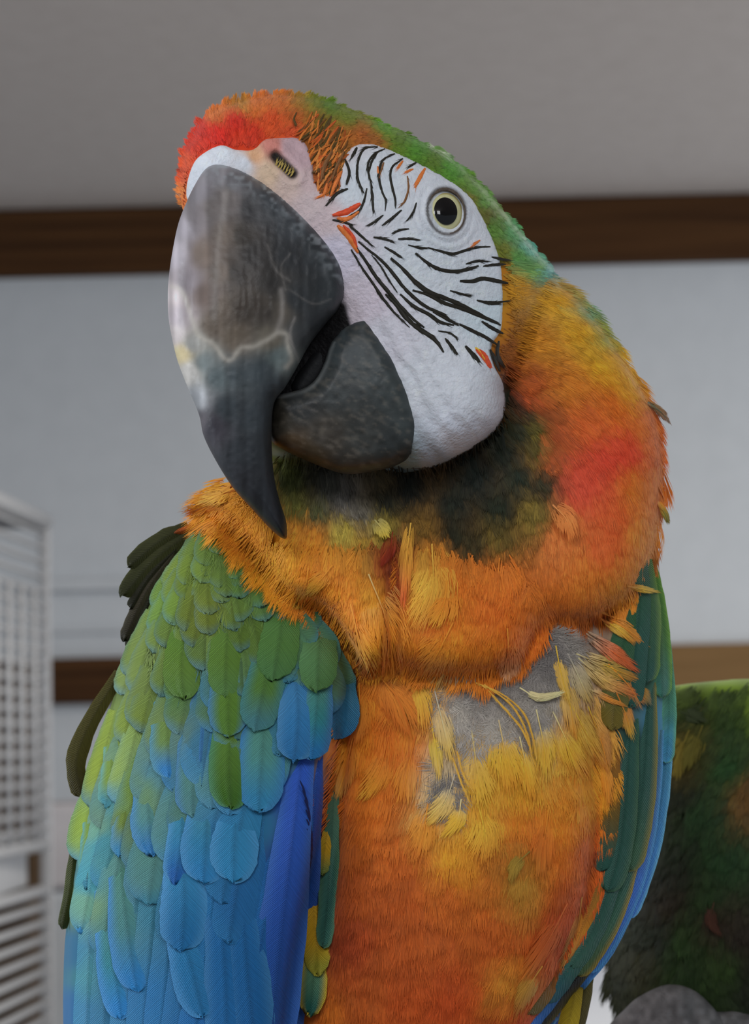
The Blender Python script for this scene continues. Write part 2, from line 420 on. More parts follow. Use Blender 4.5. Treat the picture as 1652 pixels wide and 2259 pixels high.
chest = Solid(chest_out, [(900, 1550, 120), (1050, 1550, 115), (1050, 1900, 185), (1000, 2200, 160), (770, 1700, 70), (1310, 1700, 50), (1200, 2100, 100), (700, 2250, 70), (1000, 2600, 60), (1150, 1450, 90), (1250, 1600, 80), (820, 2000, 130)], 95, 130, 420)
wingL_edge = np.array([(455, 1150), (400, 1215), (345, 1300), (305, 1390), (270, 1480), (236, 1580), (205, 1700), (178, 1820), (155, 1950), (142, 2080), (138, 2200), (142, 2330), (160, 2480)], float)
wingR_edge = np.array([(500, 1150), (580, 1235), (655, 1320), (715, 1385), (755, 1460), (762, 1540), (748, 1640), (720, 1740), (702, 1850), (678, 1960), (652, 2080), (632, 2200), (596, 2380)], float)
wing_out = [tuple(p) for p in wingR_edge] + [(400, 2560)] + [tuple(p) for p in wingL_edge[::-1]]
wing = Solid(wing_out, [(600, 1300, 90), (450, 1350, 110), (330, 1450, 40), (500, 1700, 190), (300, 1700, 70), (700, 1600, 150), (600, 2000, 205), (400, 2000, 190), (200, 2000, 40), (640, 2200, 175), (500, 1200, 70), (160, 2250, 10),
                        (400, 2400, 170)], 80, 110, 260, 4)
rwing_out = [(1415, 1230), (1445, 1290), (1460, 1360), (1473, 1500), (1470, 1650), (1456, 1780), (1428, 1920), (1388, 2040), (1338, 2110), (1250, 2200), (1185, 2290), (1140, 2300), (1270, 2040), (1310, 1850), (1315, 1600), (1330, 1400)]
rwing = Solid(rwing_out, [(1400, 1300, -20), (1400, 1500, -10), (1400, 1700, -10), (1360, 1950, 0), (1250, 2180, 30), (1460, 1600, -60), (1430, 1880, -50)], 60, 70, 200)
torso_out = [(500, 1210), (370, 1400), (300, 1600), (250, 1850), (220, 2100), (230, 2400), (420, 2640), (1000, 2660), (1180, 2400), (1260, 2200), (1360, 2000), (1420, 1800), (1430, 1550), (1410, 1350), (1360, 1220), (1000, 1100), (700, 1130)]
torso = Solid(torso_out, [(900, 1500, 20), (500, 1700, 20), (1300, 1700, -30), (900, 2300, 20), (400, 2300, 0)], 180, 160, 420)
SOLIDS = [head, neck, chest, wing, rwing, torso]

STEP = 4.0
class Field:
    """front relief of several volumes, sampled once so that feathers can be laid on it"""
    def __init__(s, solids, x0, y0, x1, y1):
        s.x0, s.y0 = x0, y0
        gx, gy = np.meshgrid(np.arange(x0, x1, STEP), np.arange(y0, y1, STEP))
        H = np.full(gx.shape, -1e6)
        for so in solids:
            a = so.poly.min(0); b = so.poly.max(0)
            j0 = max(0, int((a[0] - x0) / STEP)); j1 = int((b[0] - x0) / STEP) + 2; i0 = max(0, int((a[1] - y0) / STEP)); i1 = int((b[1] - y0) / STEP) + 2
            sx = gx[i0:i1, j0:j1]; sy = gy[i0:i1, j0:j1]
            if sx.size == 0: continue
            k = inside(so.poly, sx, sy); h = np.full(sx.shape, -1e6)
            h[k] = so.front(sx[k], sy[k])
            H[i0:i1, j0:j1] = np.maximum(H[i0:i1, j0:j1], h)
        ok = H > -1e5; s.ok = ok.copy()
        H = np.where(ok, H, 0)
        for _ in range(22):
            w = ok.astype(float); sh = np.zeros_like(H); sw = np.zeros_like(H)
            for dy, dx in ((0, 1), (0, -1), (1, 0), (-1, 0)):
                sh += np.roll(H * w, (dy, dx), (0, 1)); sw += np.roll(w, (dy, dx), (0, 1))
            new = (~ok) & (sw > 0); H[new] = sh[new] / sw[new] - 3.0; ok |= new
        H[~ok] = -150
        # relax the steps a little
        for _ in range(2):
            H = (H * 4 + np.roll(H, 1, 0) + np.roll(H, -1, 0) + np.roll(H, 1, 1) + np.roll(H, -1, 1)) / 8
        s.H = H
    def __call__(s, x, y):
        u = np.clip((np.asarray(x) - s.x0) / STEP, 0, s.H.shape[1] - 1.01); v = np.clip((np.asarray(y) - s.y0) / STEP, 0, s.H.shape[0] - 1.01)
        i = v.astype(int); j = u.astype(int); fu = u - j; fv = v - i
        H = s.H
        return (H[i, j] * (1 - fu) + H[i, j + 1] * fu) * (1 - fv) + (H[i + 1, j] * (1 - fu) + H[i + 1, j + 1] * fu) * fv
HF = Field(SOLIDS, 60, 120, 1640, 2720)

# ------------------------------------------------------------------ pigment maps
plume_pts = [
 # forehead and crown
 (400, 440, (205, 110, 45)), (402, 360, (200, 70, 30)), (425, 310, (178, 44, 24)), (445, 285, (178, 36, 20)), (520, 265, (182, 36, 22)), (480, 290, (178, 33, 21)), (560, 290, (178, 46, 24)), (478, 240, (190, 100, 40)), (530, 222, (165, 110, 38)), (570, 225, (190, 98, 35)),
 (620, 215, (195, 105, 40)), (600, 265, (190, 70, 30)), (650, 255, (160, 80, 30)), (640, 290, (185, 70, 35)), (665, 215, (150, 110, 35)), (690, 215, (110, 118, 32)), (730, 228, (85, 115, 30)), (700, 265, (125, 95, 30)), (680, 320, (130, 75, 30)),
 (700, 370, (150, 80, 35)), (720, 420, (150, 80, 35)), (745, 440, (120, 70, 30)), (745, 340, (120, 80, 30)), (750, 300, (150, 92, 35)), (800, 302, (155, 85, 32)), (830, 312, (140, 85, 30)), (770, 250, (105, 118, 32)), (850, 275, (88, 138, 30)), (880, 310, (85, 115, 28)), (930, 325, (72, 125, 30)), (960, 360, (80, 110, 28)),
 (1000, 365, (72, 130, 34)), (1050, 420, (80, 125, 34)), (1040, 440, (105, 98, 26)), (1075, 480, (90, 90, 25)), (1080, 440, (80, 130, 40)), (1100, 500, (80, 118, 40)), (1140, 510, (72, 140, 80)), (1170, 550, (74, 145, 125)), (1220, 600, (80, 148, 138)), (1150, 570, (80, 135, 60)), (1110, 560, (100, 105, 30)), (1190, 600, (95, 140, 70)),
 # neck
 (1120, 600, (165, 105, 22)), (1160, 640, (182, 125, 20)), (1240, 660, (188, 135, 22)), (1290, 730, (195, 140, 25)), (1310, 692, (100, 140, 95)), (1345, 745, (130, 135, 50)), (1200, 760, (170, 110, 20)), (1350, 800, (195, 140, 25)), (1390, 860, (192, 130, 25)),
 (1140, 720, (170, 110, 22)), (1140, 780, (160, 92, 22)), (1250, 850, (180, 105, 25)), (1350, 900, (190, 95, 28)), (1180, 850, (155, 72, 22)), (1170, 890, (165, 70, 25)), (1300, 940, (185, 85, 30)), (1430, 950, (195, 98, 30)), (1340, 1010, (190, 60, 36)), (1280, 1080, (195, 70, 45)), (1300, 1050, (190, 64, 38)), (1380, 1000, (195, 62, 38)),
 (1420, 1080, (195, 105, 32)), (1230, 960, (155, 70, 28)), (1210, 1020, (160, 75, 30)), (1250, 1180, (200, 110, 48)), (1350, 1150, (195, 85, 38)), (1430, 1200, (200, 118, 38)), (1300, 1280, (195, 108, 35)), (1380, 1300, (195, 120, 35)), (1330, 1220, (195, 90, 40)), (1200, 1330, (185, 98, 30)),
 # dark green band under the cheek and the chin
 (1130, 880, (21, 28, 17)), (1150, 960, (28, 35, 18)), (1190, 960, (93, 83, 25)), (1160, 920, (37, 37, 17)), (1050, 1060, (14, 22, 16)), (1150, 1060, (21, 33, 19)), (1110, 1000, (18, 27, 17)), (1200, 1070, (37, 38, 18)), (1100, 1130, (23, 31, 17)), (1000, 1120, (21, 26, 17)), (1000, 1190, (31, 33, 18)), (1180, 1140, (102, 85, 30)), (1190, 1010, (85, 76, 25)),
 (1100, 1190, (89, 72, 25)), (1040, 1210, (46, 40, 18)), (900, 1090, (19, 21, 16)), (850, 1120, (27, 28, 19)), (930, 1170, (102, 74, 27)), (700, 1060, (49, 49, 40)), (640, 1070, (59, 64, 30)), (625, 1015, (76, 80, 30)), (760, 1110, (89, 85, 80)), (800, 1140, (97, 91, 78)), (730, 1090, (63, 62, 56)), (700, 1140, (71, 74, 45)), (650, 1130, (93, 91, 38)),
 (760, 1185, (165, 145, 60)), (840, 1175, (150, 130, 50)), (690, 1185, (205, 125, 40)), (800, 1200, (150, 115, 40)), (650, 1180, (215, 125, 40)),
 # ruff
 (510, 1090, (245, 125, 25)), (465, 1110, (240, 125, 28)), (560, 1150, (238, 122, 25)), (620, 1215, (235, 125, 25)), (600, 1262, (220, 135, 32)), (680, 1240, (215, 118, 27)), (720, 1290, (205, 115, 27)), (760, 1340, (205, 115, 27)), (820, 1320, (210, 135, 40)), (850, 1245, (120, 40, 18)),
 (872, 1230, (110, 36, 16)), (885, 1310, (165, 70, 20)), (780, 1250, (190, 120, 38)), (820, 1220, (140, 110, 45)), (840, 1420, (210, 120, 28)), (800, 1460, (215, 128, 32)), (935, 1290, (235, 150, 55)), (920, 1340, (222, 128, 38)), (960, 1240, (200, 125, 42)), (1000, 1300, (195, 105, 30)), (1100, 1280, (190, 102, 30)), (1000, 1420, (205, 115, 28)), (1080, 1440, (205, 110, 28)),
 (1150, 1420, (195, 98, 22)), (910, 1450, (190, 108, 28)), (960, 1360, (190, 95, 26)), (1090, 1360, (190, 95, 26))]
chest_pts = [  # lower tones darker: own pigment plus part of the shade there
 (800, 1540, (190, 105, 27)), (760, 1650, (212, 125, 28)), (850, 1600, (185, 95, 22)), (900, 1570, (205, 125, 38)), (880, 1650, (195, 100, 25)), (950, 1560, (205, 145, 60)), (850, 1750, (195, 103, 24)), (770, 1850, (175, 90, 24)), (770, 1950, (150, 68, 22)), (820, 1850, (180, 92, 25)), (820, 2000, (165, 78, 26)), (900, 1900, (175, 85, 25)),
 (950, 1850, (185, 122, 36)), (960, 1780, (190, 150, 80)), (1000, 1880, (205, 135, 30)), (1030, 1800, (200, 140, 38)), (1050, 1750, (205, 142, 36)), (1080, 1660, (210, 152, 40)), (1010, 1660, (195, 160, 85)), (1150, 1750, (210, 140, 35)), (1130, 1690, (210, 148, 40)), (1250, 1650, (215, 145, 40)), (1200, 1680, (205, 150, 60)), (1300, 1750, (210, 130, 35)), (1250, 1800, (205, 120, 32)), (1250, 1880, (190, 102, 28)), (1300, 1900, (180, 80, 25)),
 (1150, 1850, (190, 92, 28)), (1145, 1915, (150, 115, 38)), (1090, 1950, (175, 98, 30)), (1150, 1990, (170, 115, 40)), (1000, 2000, (175, 88, 27)), (900, 2000, (170, 80, 26)), (800, 2100, (145, 58, 22)), (760, 2080, (130, 50, 20)), (950, 2100, (165, 78, 27)), (1100, 2080, (175, 80, 26)), (1250, 2020, (170, 70, 22)), (1200, 2100, (165, 66, 20)), (800, 2210, (165, 78, 26)), (700, 2240, (180, 95, 25)),
 (900, 2200, (165, 70, 23)), (1000, 2200, (165, 64, 22)), (1130, 2180, (180, 118, 36)), (1150, 2250, (160, 60, 20)), (850, 2130, (165, 76, 26)), (900, 2400, (165, 70, 23)),
 (1200, 1420, (150, 145, 138)), (1160, 1500, (128, 122, 115)), (1020, 1540, (145, 138, 128)), (1060, 1570, (140, 132, 122)), (1270, 1390, (165, 155, 140)), (1190, 1600, (150, 145, 132)), (985, 1720, (160, 152, 138)), (1100, 1520, (135, 128, 120)), (1120, 1580, (140, 130, 120))]
wing_pts = [
 (480, 1200, (105, 132, 55)), (560, 1260, (84, 122, 50)), (640, 1340, (72, 112, 56)), (400, 1280, (115, 138, 50)), (350, 1330, (110, 145, 55)), (450, 1350, (122, 138, 50)), (540, 1400, (95, 124, 44)), (620, 1450, (82, 122, 60)), (700, 1420, (76, 126, 98)), (700, 1480, (92, 126, 80)), (330, 1450, (122, 145, 64)),
 (300, 1500, (128, 150, 75)), (420, 1470, (100, 128, 48)), (400, 1520, (88, 122, 44)), (500, 1540, (88, 122, 38)), (450, 1520, (82, 115, 130)), (620, 1530, (64, 125, 142)), (690, 1580, (58, 118, 162)), (660, 1650, (54, 110, 152)), (520, 1600, (88, 122, 38)), (600, 1680, (76, 132, 122)), (300, 1600, (130, 152, 54)), (260, 1600, (150, 176, 74)),
 (350, 1650, (118, 150, 98)), (400, 1620, (118, 140, 76)), (440, 1640, (74, 124, 162)), (360, 1700, (74, 130, 172)), (230, 1700, (160, 182, 64)), (250, 1760, (106, 160, 150)), (300, 1750, (118, 150, 64)), (420, 1760, (86, 134, 118)), (210, 1830, (150, 176, 54)), (270, 1820, (118, 140, 64)), (230, 1860, (96, 150, 160)), (330, 1880, (86, 140, 128)),
 (400, 1880, (64, 124, 162)), (500, 1860, (54, 114, 162)), (560, 1820, (64, 124, 162)), (640, 1750, (42, 88, 175)), (640, 1900, (38, 88, 155)), (680, 1850, (38, 82, 155)), (200, 1950, (106, 160, 172)), (190, 1990, (158, 190, 84)), (300, 1950, (86, 140, 140)), (260, 2050, (90, 145, 130)), (330, 2000, (80, 135, 140)), (400, 2000, (54, 120, 172)),
 (450, 2050, (54, 115, 165)), (480, 2150, (50, 115, 165)), (550, 2000, (44, 100, 155)), (550, 2150, (36, 92, 148)), (600, 2100, (40, 86, 146)), (160, 2100, (78, 134, 170)), (200, 2150, (108, 160, 162)), (160, 2230, (74, 132, 185)), (300, 2200, (54, 124, 188)), (250, 2150, (76, 140, 192)), (450, 2300, (40, 100, 165))]
rwing_pts = [(1440, 1290, (60, 90, 40)), (1465, 1380, (75, 115, 50)), (1470, 1480, (60, 110, 90)), (1430, 1420, (40, 75, 60)), (1400, 1500, (40, 72, 56)), (1390, 1650, (36, 68, 58)), (1375, 1800, (36, 68, 58)), (1350, 1900, (42, 72, 52)), (1475, 1600, (55, 120, 150)), (1462, 1700, (50, 105, 175)), (1440, 1850, (42, 92, 165)),
 (1400, 1990, (44, 92, 155)), (1340, 2090, (40, 70, 75)), (1300, 2080, (50, 80, 55)), (1250, 2180, (34, 72, 80)), (1220, 2240, (34, 80, 150)), (1310, 1990, (150, 90, 30)), (1300, 2050, (120, 90, 30))]
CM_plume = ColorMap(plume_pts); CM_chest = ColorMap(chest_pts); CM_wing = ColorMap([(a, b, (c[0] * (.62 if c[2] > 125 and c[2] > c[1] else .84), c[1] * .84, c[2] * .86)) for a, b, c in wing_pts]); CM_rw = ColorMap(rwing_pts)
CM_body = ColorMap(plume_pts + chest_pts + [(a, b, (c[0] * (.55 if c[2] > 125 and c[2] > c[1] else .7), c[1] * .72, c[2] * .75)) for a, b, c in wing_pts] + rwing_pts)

# ------------------------------------------------------------------ macaw root and body
M_body = pigment_mat('macaw_body_down', 0.8, 0.1, sheen=0.2)
M_plume = pigment_mat('macaw_plumage', 0.6, 0.22, sheen=0.15)
M_vane = feather_mat('feather_vane')
M_skin = pigment_mat('bare_face_skin', 0.6, 0.25, bump=(1100, 0.7), sss=0.08)
M_horn = pigment_mat('beak_horn', 0.42, 0.32, bump=(500, 0.25))
M_eye = pigment_mat('eye_gloss', 0.06, 0.5)

bc = P(800, 2560, -100)
macaw = empty('macaw', tuple(bc), 'large orange and green macaw with blue wing and head tilted sideways', 'parrot')

def remesh_body(solids, name, cmap, mat, parent, vox, sp=16):
    vs, fs, off = [], [], 0
    for so in solids:
        V, F = so.mesh(sp); vs.append(P(V[:, 0], V[:, 1], V[:, 2])); fs.append(F + off); off += len(V)
    me = make_mesh(name + '_raw', np.vstack(vs), np.vstack(fs), mat)
    tmp = bpy.data.objects.new(name + '_raw', me); COL.objects.link(tmp)
    md = tmp.modifiers.new('r', 'REMESH'); md.mode = 'VOXEL'; md.voxel_size = vox
    sm = tmp.modifiers.new('s', 'SMOOTH'); sm.factor = 0.5; sm.iterations = 5
    dg = bpy.context.evaluated_depsgraph_get(); ev = tmp.evaluated_get(dg)
    me2 = bpy.data.meshes.new_from_object(ev)
    me2.name = name
    n = len(me2.vertices); co = np.empty(n * 3, np.float32); me2.vertices.foreach_get('co', co); co = co.reshape(-1, 3)
    x, y, h = unP(co); c = cmap(x, y)
    a = me2.color_attributes.new('pigment', 'FLOAT_COLOR', 'POINT'); a.data.foreach_set('color', np.c_[c, np.ones(n)].astype(np.float32).ravel())
    me2.polygons.foreach_set('use_smooth', np.ones(len(me2.polygons), bool))
    me2.materials.clear(); me2.materials.append(mat)
    bpy.data.objects.remove(tmp); bpy.data.meshes.remove(me)
    return link(bpy.data.objects.new(name, me2), parent)
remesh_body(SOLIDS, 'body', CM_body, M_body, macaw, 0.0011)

# ------------------------------------------------------------------ plumage of loose barbs
def seeds_in(poly, sp, jitter=0.4, rng=RNG):
    poly = np.array(poly, float); x0, y0 = poly.min(0); x1, y1 = poly.max(0)
    gx, gy = np.meshgrid(np.arange(x0, x1, sp), np.arange(y0, y1, sp * 0.866))
    gx = gx + (np.arange(gx.shape[0]) % 2)[:, None] * sp / 2
    gx = gx.ravel() + rng.normal(0, jitter * sp, gx.size); gy = gy.ravel() + rng.normal(0, jitter * sp, gy.size)
    k = inside(poly, gx, gy); return gx[k], gy[k]
def barbs(sx, sy, dirs, L, Wd, nb, bw, lift0, lift1, cmap, field, jit=0.15, cvar=0.12, bvar=0.10, cup=6.0, spread=(0.75, 0.16), warp=10.0, droop=0.0, dirnoise=0.15):
    """every feather is a rachis with nb fine barbs a side, each barb a tapering blade"""
    rng = RNG; N = len(sx)
    th = np.arctan2(dirs[:, 1], dirs[:, 0]) + rng.normal(0, jit, N)
    dx, dy = np.cos(th), np.sin(th); pxn, pyn = -dy, dx
    Ls = L * rng.uniform(0.75, 1.2, N); Ws = Wd * rng.uniform(0.8, 1.2, N)
    lf = rng.uniform(0.0, 2.2, N)
    fb = rng.normal(1.0, cvar, N)
    K = 2 * nb
    B = np.linspace(-1, 1, K)[None, :] + rng.uniform(-1.5, 1.5, (N, K)) / K
    order = rng.permuted(np.broadcast_to(np.arange(K), (N, K)), axis=1); B = np.take_along_axis(B, order, 1)
    E = (1 - 0.34 * B * B) * rng.uniform(0.82, 1.06, (N, K))            # how far along the feather the barb ends
    lf_ = rng.uniform(0.4, 0.75, (N, K)); A0 = np.maximum(E - lf_, -0.02)
    sp_ = spread[0]; LL = Ls[:, None]; WW = Ws[:, None] * sp_ * 2.2
    curl = rng.normal(0, dirnoise, (N, K)) * 0.25
    def pt(a, b): return sx[:, None] + dx[:, None] * LL * a + pxn[:, None] * WW * b, sy[:, None] + dy[:, None] * LL * a + pyn[:, None] * WW * b
    ox, oy = pt(A0, B * 0.45); mx_, my_ = pt(A0 + (E - A0) * .55, B * 0.82 + curl * .4); ex, ey = pt(E, B + curl)
    def hh(x, y):
        a = ((x - sx[:, None]) * dx[:, None] + (y - sy[:, None]) * dy[:, None]) / Ls[:, None]
        b = ((x - sx[:, None]) * pxn[:, None] + (y - sy[:, None]) * pyn[:, None]) / Ws[:, None]
        return field(x, y) + lift0 + lf[:, None] + lift1 * np.clip(a, 0, 1.3) - cup * b * b
    bx, by = ex - ox, ey - oy; bl = np.hypot(bx, by) + 1e-6; nx, ny = -by / bl, bx / bl
    w = bw * rng.uniform(0.7, 1.25, (N, K)) / 2
    pts = [(ox + nx * w, oy + ny * w), (ox - nx * w, oy - ny * w), (mx_ + nx * w * 0.9, my_ + ny * w * 0.9), (mx_ - nx * w * 0.9, my_ - ny * w * 0.9), (ex, ey)]
    V = []
    for i, (x, y) in enumerate(pts):
        V.append(np.stack([x, y, hh(x, y)], -1))
    V = np.stack(V, 2).reshape(-1, 3)                      # (N*K*5, 3)
    # pigment: taken at the feather, a little at the barb
    wx = (vnoise(sx, sy, 40) - .5) * 2 * warp; wy = (vnoise(sy + 77, sx, 40) - .5) * 2 * warp
    cf = cmap(sx + dx * Ls * .5 + wx, sy + dy * Ls * .5 + wy)
    cb = cmap(ex.ravel(), ey.ravel()).reshape(N, K, 3)
    c = (0.45 * cf[:, None, :] + 0.55 * cb) * fb[:, None, None] * rng.normal(1, bvar, (N, K))[..., None]
    c = np.clip(c, 0.003, 0.95)
    tipf = np.array([0.88, 0.88, 1.0, 1.0, 1.12])
    C = (c[:, :, None, :] * tipf[None, None, :, None]).reshape(-1, 3)
    M = N * K; base = np.arange(M)[:, None] * 5
    F = np.vstack([base + np.array([[0, 1, 3]]), base + np.array([[0, 3, 2]]), base + np.array([[2, 3, 4]])])
    return P(V[:, 0], V[:, 1], V[:, 2]), F, np.clip(C, 0.003, 0.95)
def plumage(name, sets, parent, mat=None, **kw):
    Vs, Fs, Cs, off = [], [], [], 0
    for V, F, C in sets:
        Vs.append(V); Fs.append(F + off); Cs.append(C); off += len(V)
    return mesh_obj(name, np.vstack(Vs), np.vstack(Fs), mat or M_plume, parent, np.vstack(Cs), kind='stuff', smooth=True, **kw)

flow = DirMap([(400, 440, -.8, -.3), (410, 340, -.6, -.7), (440, 280, -.3, -.9), (520, 250, -.05, -1), (600, 250, .4, -.85), (660, 260, .6, -.6), (700, 350, .6, -.45), (720, 430, .55, -.4), (760, 300, .9, -.2), (780, 250, .9, .1), (850, 290, 1, .35), (930, 330, .9, .42), (1000, 370, .85, .55), (1080, 460, .72, .7), (1150, 540, .7, .75),
  (1120, 610, 1, .15), (1180, 640, .95, .35), (1250, 700, .8, .6), (1150, 720, 1, .2), (1200, 780, .9, .35), (1150, 800, .9, .5), (1350, 850, .62, .78), (1380, 800, .6, .8), (1300, 950, .65, .75), (1200, 900, .75, .65), (1430, 930, .35, .93), (1455, 1030, 0.02, 1), (1380, 1050, .45, .88), (1452, 1130, -.05, 1), (1300, 1080, .3, .95), (1440, 1220, -.1, 1), (1400, 1180, .15, 1), (1250, 1200, .05, 1), (1395, 1300, .15, .98),
  (1150, 950, .4, .9), (1050, 1080, .1, 1), (1120, 1150, .1, 1), (950, 1150, -.05, 1), (750, 1100, .3, 1), (680, 1080, -.1, 1), (650, 1150, -.3, 1), (800, 1150, .35, .95), (500, 1100, -.8, .55), (455, 1110, -.9, .4), (600, 1240, -.55, .85), (560, 1180, -.65, .75), (700, 1290, -.55, .85), (760, 1400, -.3, .95), (830, 1440, -.3, .95), (800, 1300, -.25, .97),
  (1000, 1400, -.25, 1), (930, 1440, -.45, .9), (1080, 1420, -.2, 1), (1150, 1400, -.1, 1), (1000, 1300, -.1, 1), (900, 1280, .05, 1), (1250, 1320, 0, 1),
  (800, 1550, -.1, 1), (770, 1700, -.3, .95), (850, 1700, -.15, 1), (900, 1900, .03, 1), (790, 1900, -.12, 1), (1100, 1700, -.03, 1), (1250, 1700, .2, 1), (1200, 2000, -.15, 1), (1310, 1850, -.05, 1), (1100, 2150, -.3, 1), (950, 2100, .03, 1), (1200, 2150, -.4, .9), (780, 2150, 0, 1), (700, 2240, -.1, 1), (1250, 2000, -.3, .95)])

def region(poly, sp, L, Wd, nb, bw, l0, l1, cm=CM_plume, **kw):
    sx, sy = seeds_in(poly, sp); return barbs(sx, sy, flow(sx, sy), L, Wd, nb, bw, l0, l1, cm, HF, **kw)

crown_poly = [(404, 470), (400, 400), (410, 335), (432, 298), (452, 262), (486, 238), (540, 222), (601, 210), (667, 214), (716, 222), (754, 236), (819, 264), (885, 292), (939, 319), (977, 338), (1018, 368), (1060, 408),
              (1098, 452), (1136, 496), (1184, 556), (1226, 610), (1200, 612), (1150, 585), (1108, 575), (1094, 545), (1072, 492), (1045, 443), (1012, 411), (956, 377), (901, 350), (852, 326), (809, 316), (770, 325), (758, 400), (770, 440), (745, 468), (718, 452), (700, 425), (690, 395), (686, 345), (668, 308), (629, 302),
              (585, 308), (558, 328), (520, 328), (487, 317), (452, 334), (430, 358), (416, 400), (412, 440)]
plumage('crown_plumage', [region(crown_poly, 7, 24, 8, 8, 1.4, 0, 2.5, jit=0.2, cvar=.08, bvar=.12, warp=9, cup=2, spread=(.4, .06)),
                          ], macaw)
neck_poly = [(1108, 575), (1150, 585), (1200, 612), (1241, 630), (1304, 696), (1340, 744), (1377, 800), (1410, 853), (1430, 888), (1449, 944), (1461, 1000), (1463, 1040), (1456, 1093), (1452, 1160), (1438, 1235), (1415, 1285), (1370, 1325),
             (1290, 1345), (1200, 1330), (1130, 1230), (1210, 1100), (1200, 1000), (1165, 920), (1118, 850), (1090, 790), (1110, 733), (1112, 660), (1106, 606)]
plumage('neck_plumage', [region(neck_poly, 13, 74, 14, 16, 1.6, 2, 4, jit=0.08, cvar=.06, bvar=.14, warp=16, cup=1, spread=(0.55, 0.05))], macaw)
chin_poly = [(1116, 850), (1165, 920), (1205, 1000), (1215, 1100), (1130, 1230), (1020, 1230), (930, 1210), (850, 1190), (760, 1200), (660, 1185), (628, 1130), (610, 1020), (640, 985), (760, 1035), (860, 1025), (960, 1020), (1065, 965), (1105, 925)]
plumage('chin_plumage', [region(chin_poly, 13, 62, 14, 14, 2.0, 2, 7, jit=0.2, cvar=.12, bvar=.18, cup=2, spread=(0.5, 0.06))], macaw)
ruff_poly = [(455, 1112), (505, 1060), (560, 1090), (625, 1190), (760, 1200), (850, 1190), (930, 1200), (1020, 1220), (1130, 1220), (1200, 1320), (1200, 1370), (1150, 1440), (1060, 1468), (960, 1465), (870, 1440), (806, 1440), (770, 1400), (716, 1330), (630, 1290), (550, 1190), (490, 1140)]
plumage('ruff_plumage', [region(ruff_poly, 16, 80, 24, 22, 1.9, 15, 9, jit=0.16, cvar=.06, bvar=.12, warp=14, cup=3, spread=(0.5, 0.06), dirnoise=.5)], macaw)
chest_poly = [(790, 1450), (778, 1560), (772, 1650), (754, 1800), (742, 1950), (734, 2100), (712, 2230), (665, 2330), (640, 2400), (1140, 2400), (1195, 2259), (1280, 2040), (1318, 1900), (1330, 1700), (1322, 1500), (1250, 1400), (900, 1400)]
plumage('breast_plumage', [region(chest_poly, 26, 120, 44, 42, 2.0, 1, 9, CM_chest, jit=0.10, cvar=.07, bvar=.11, warp=18, cup=3, spread=(0.5, 0.07), dirnoise=.35)], macaw)

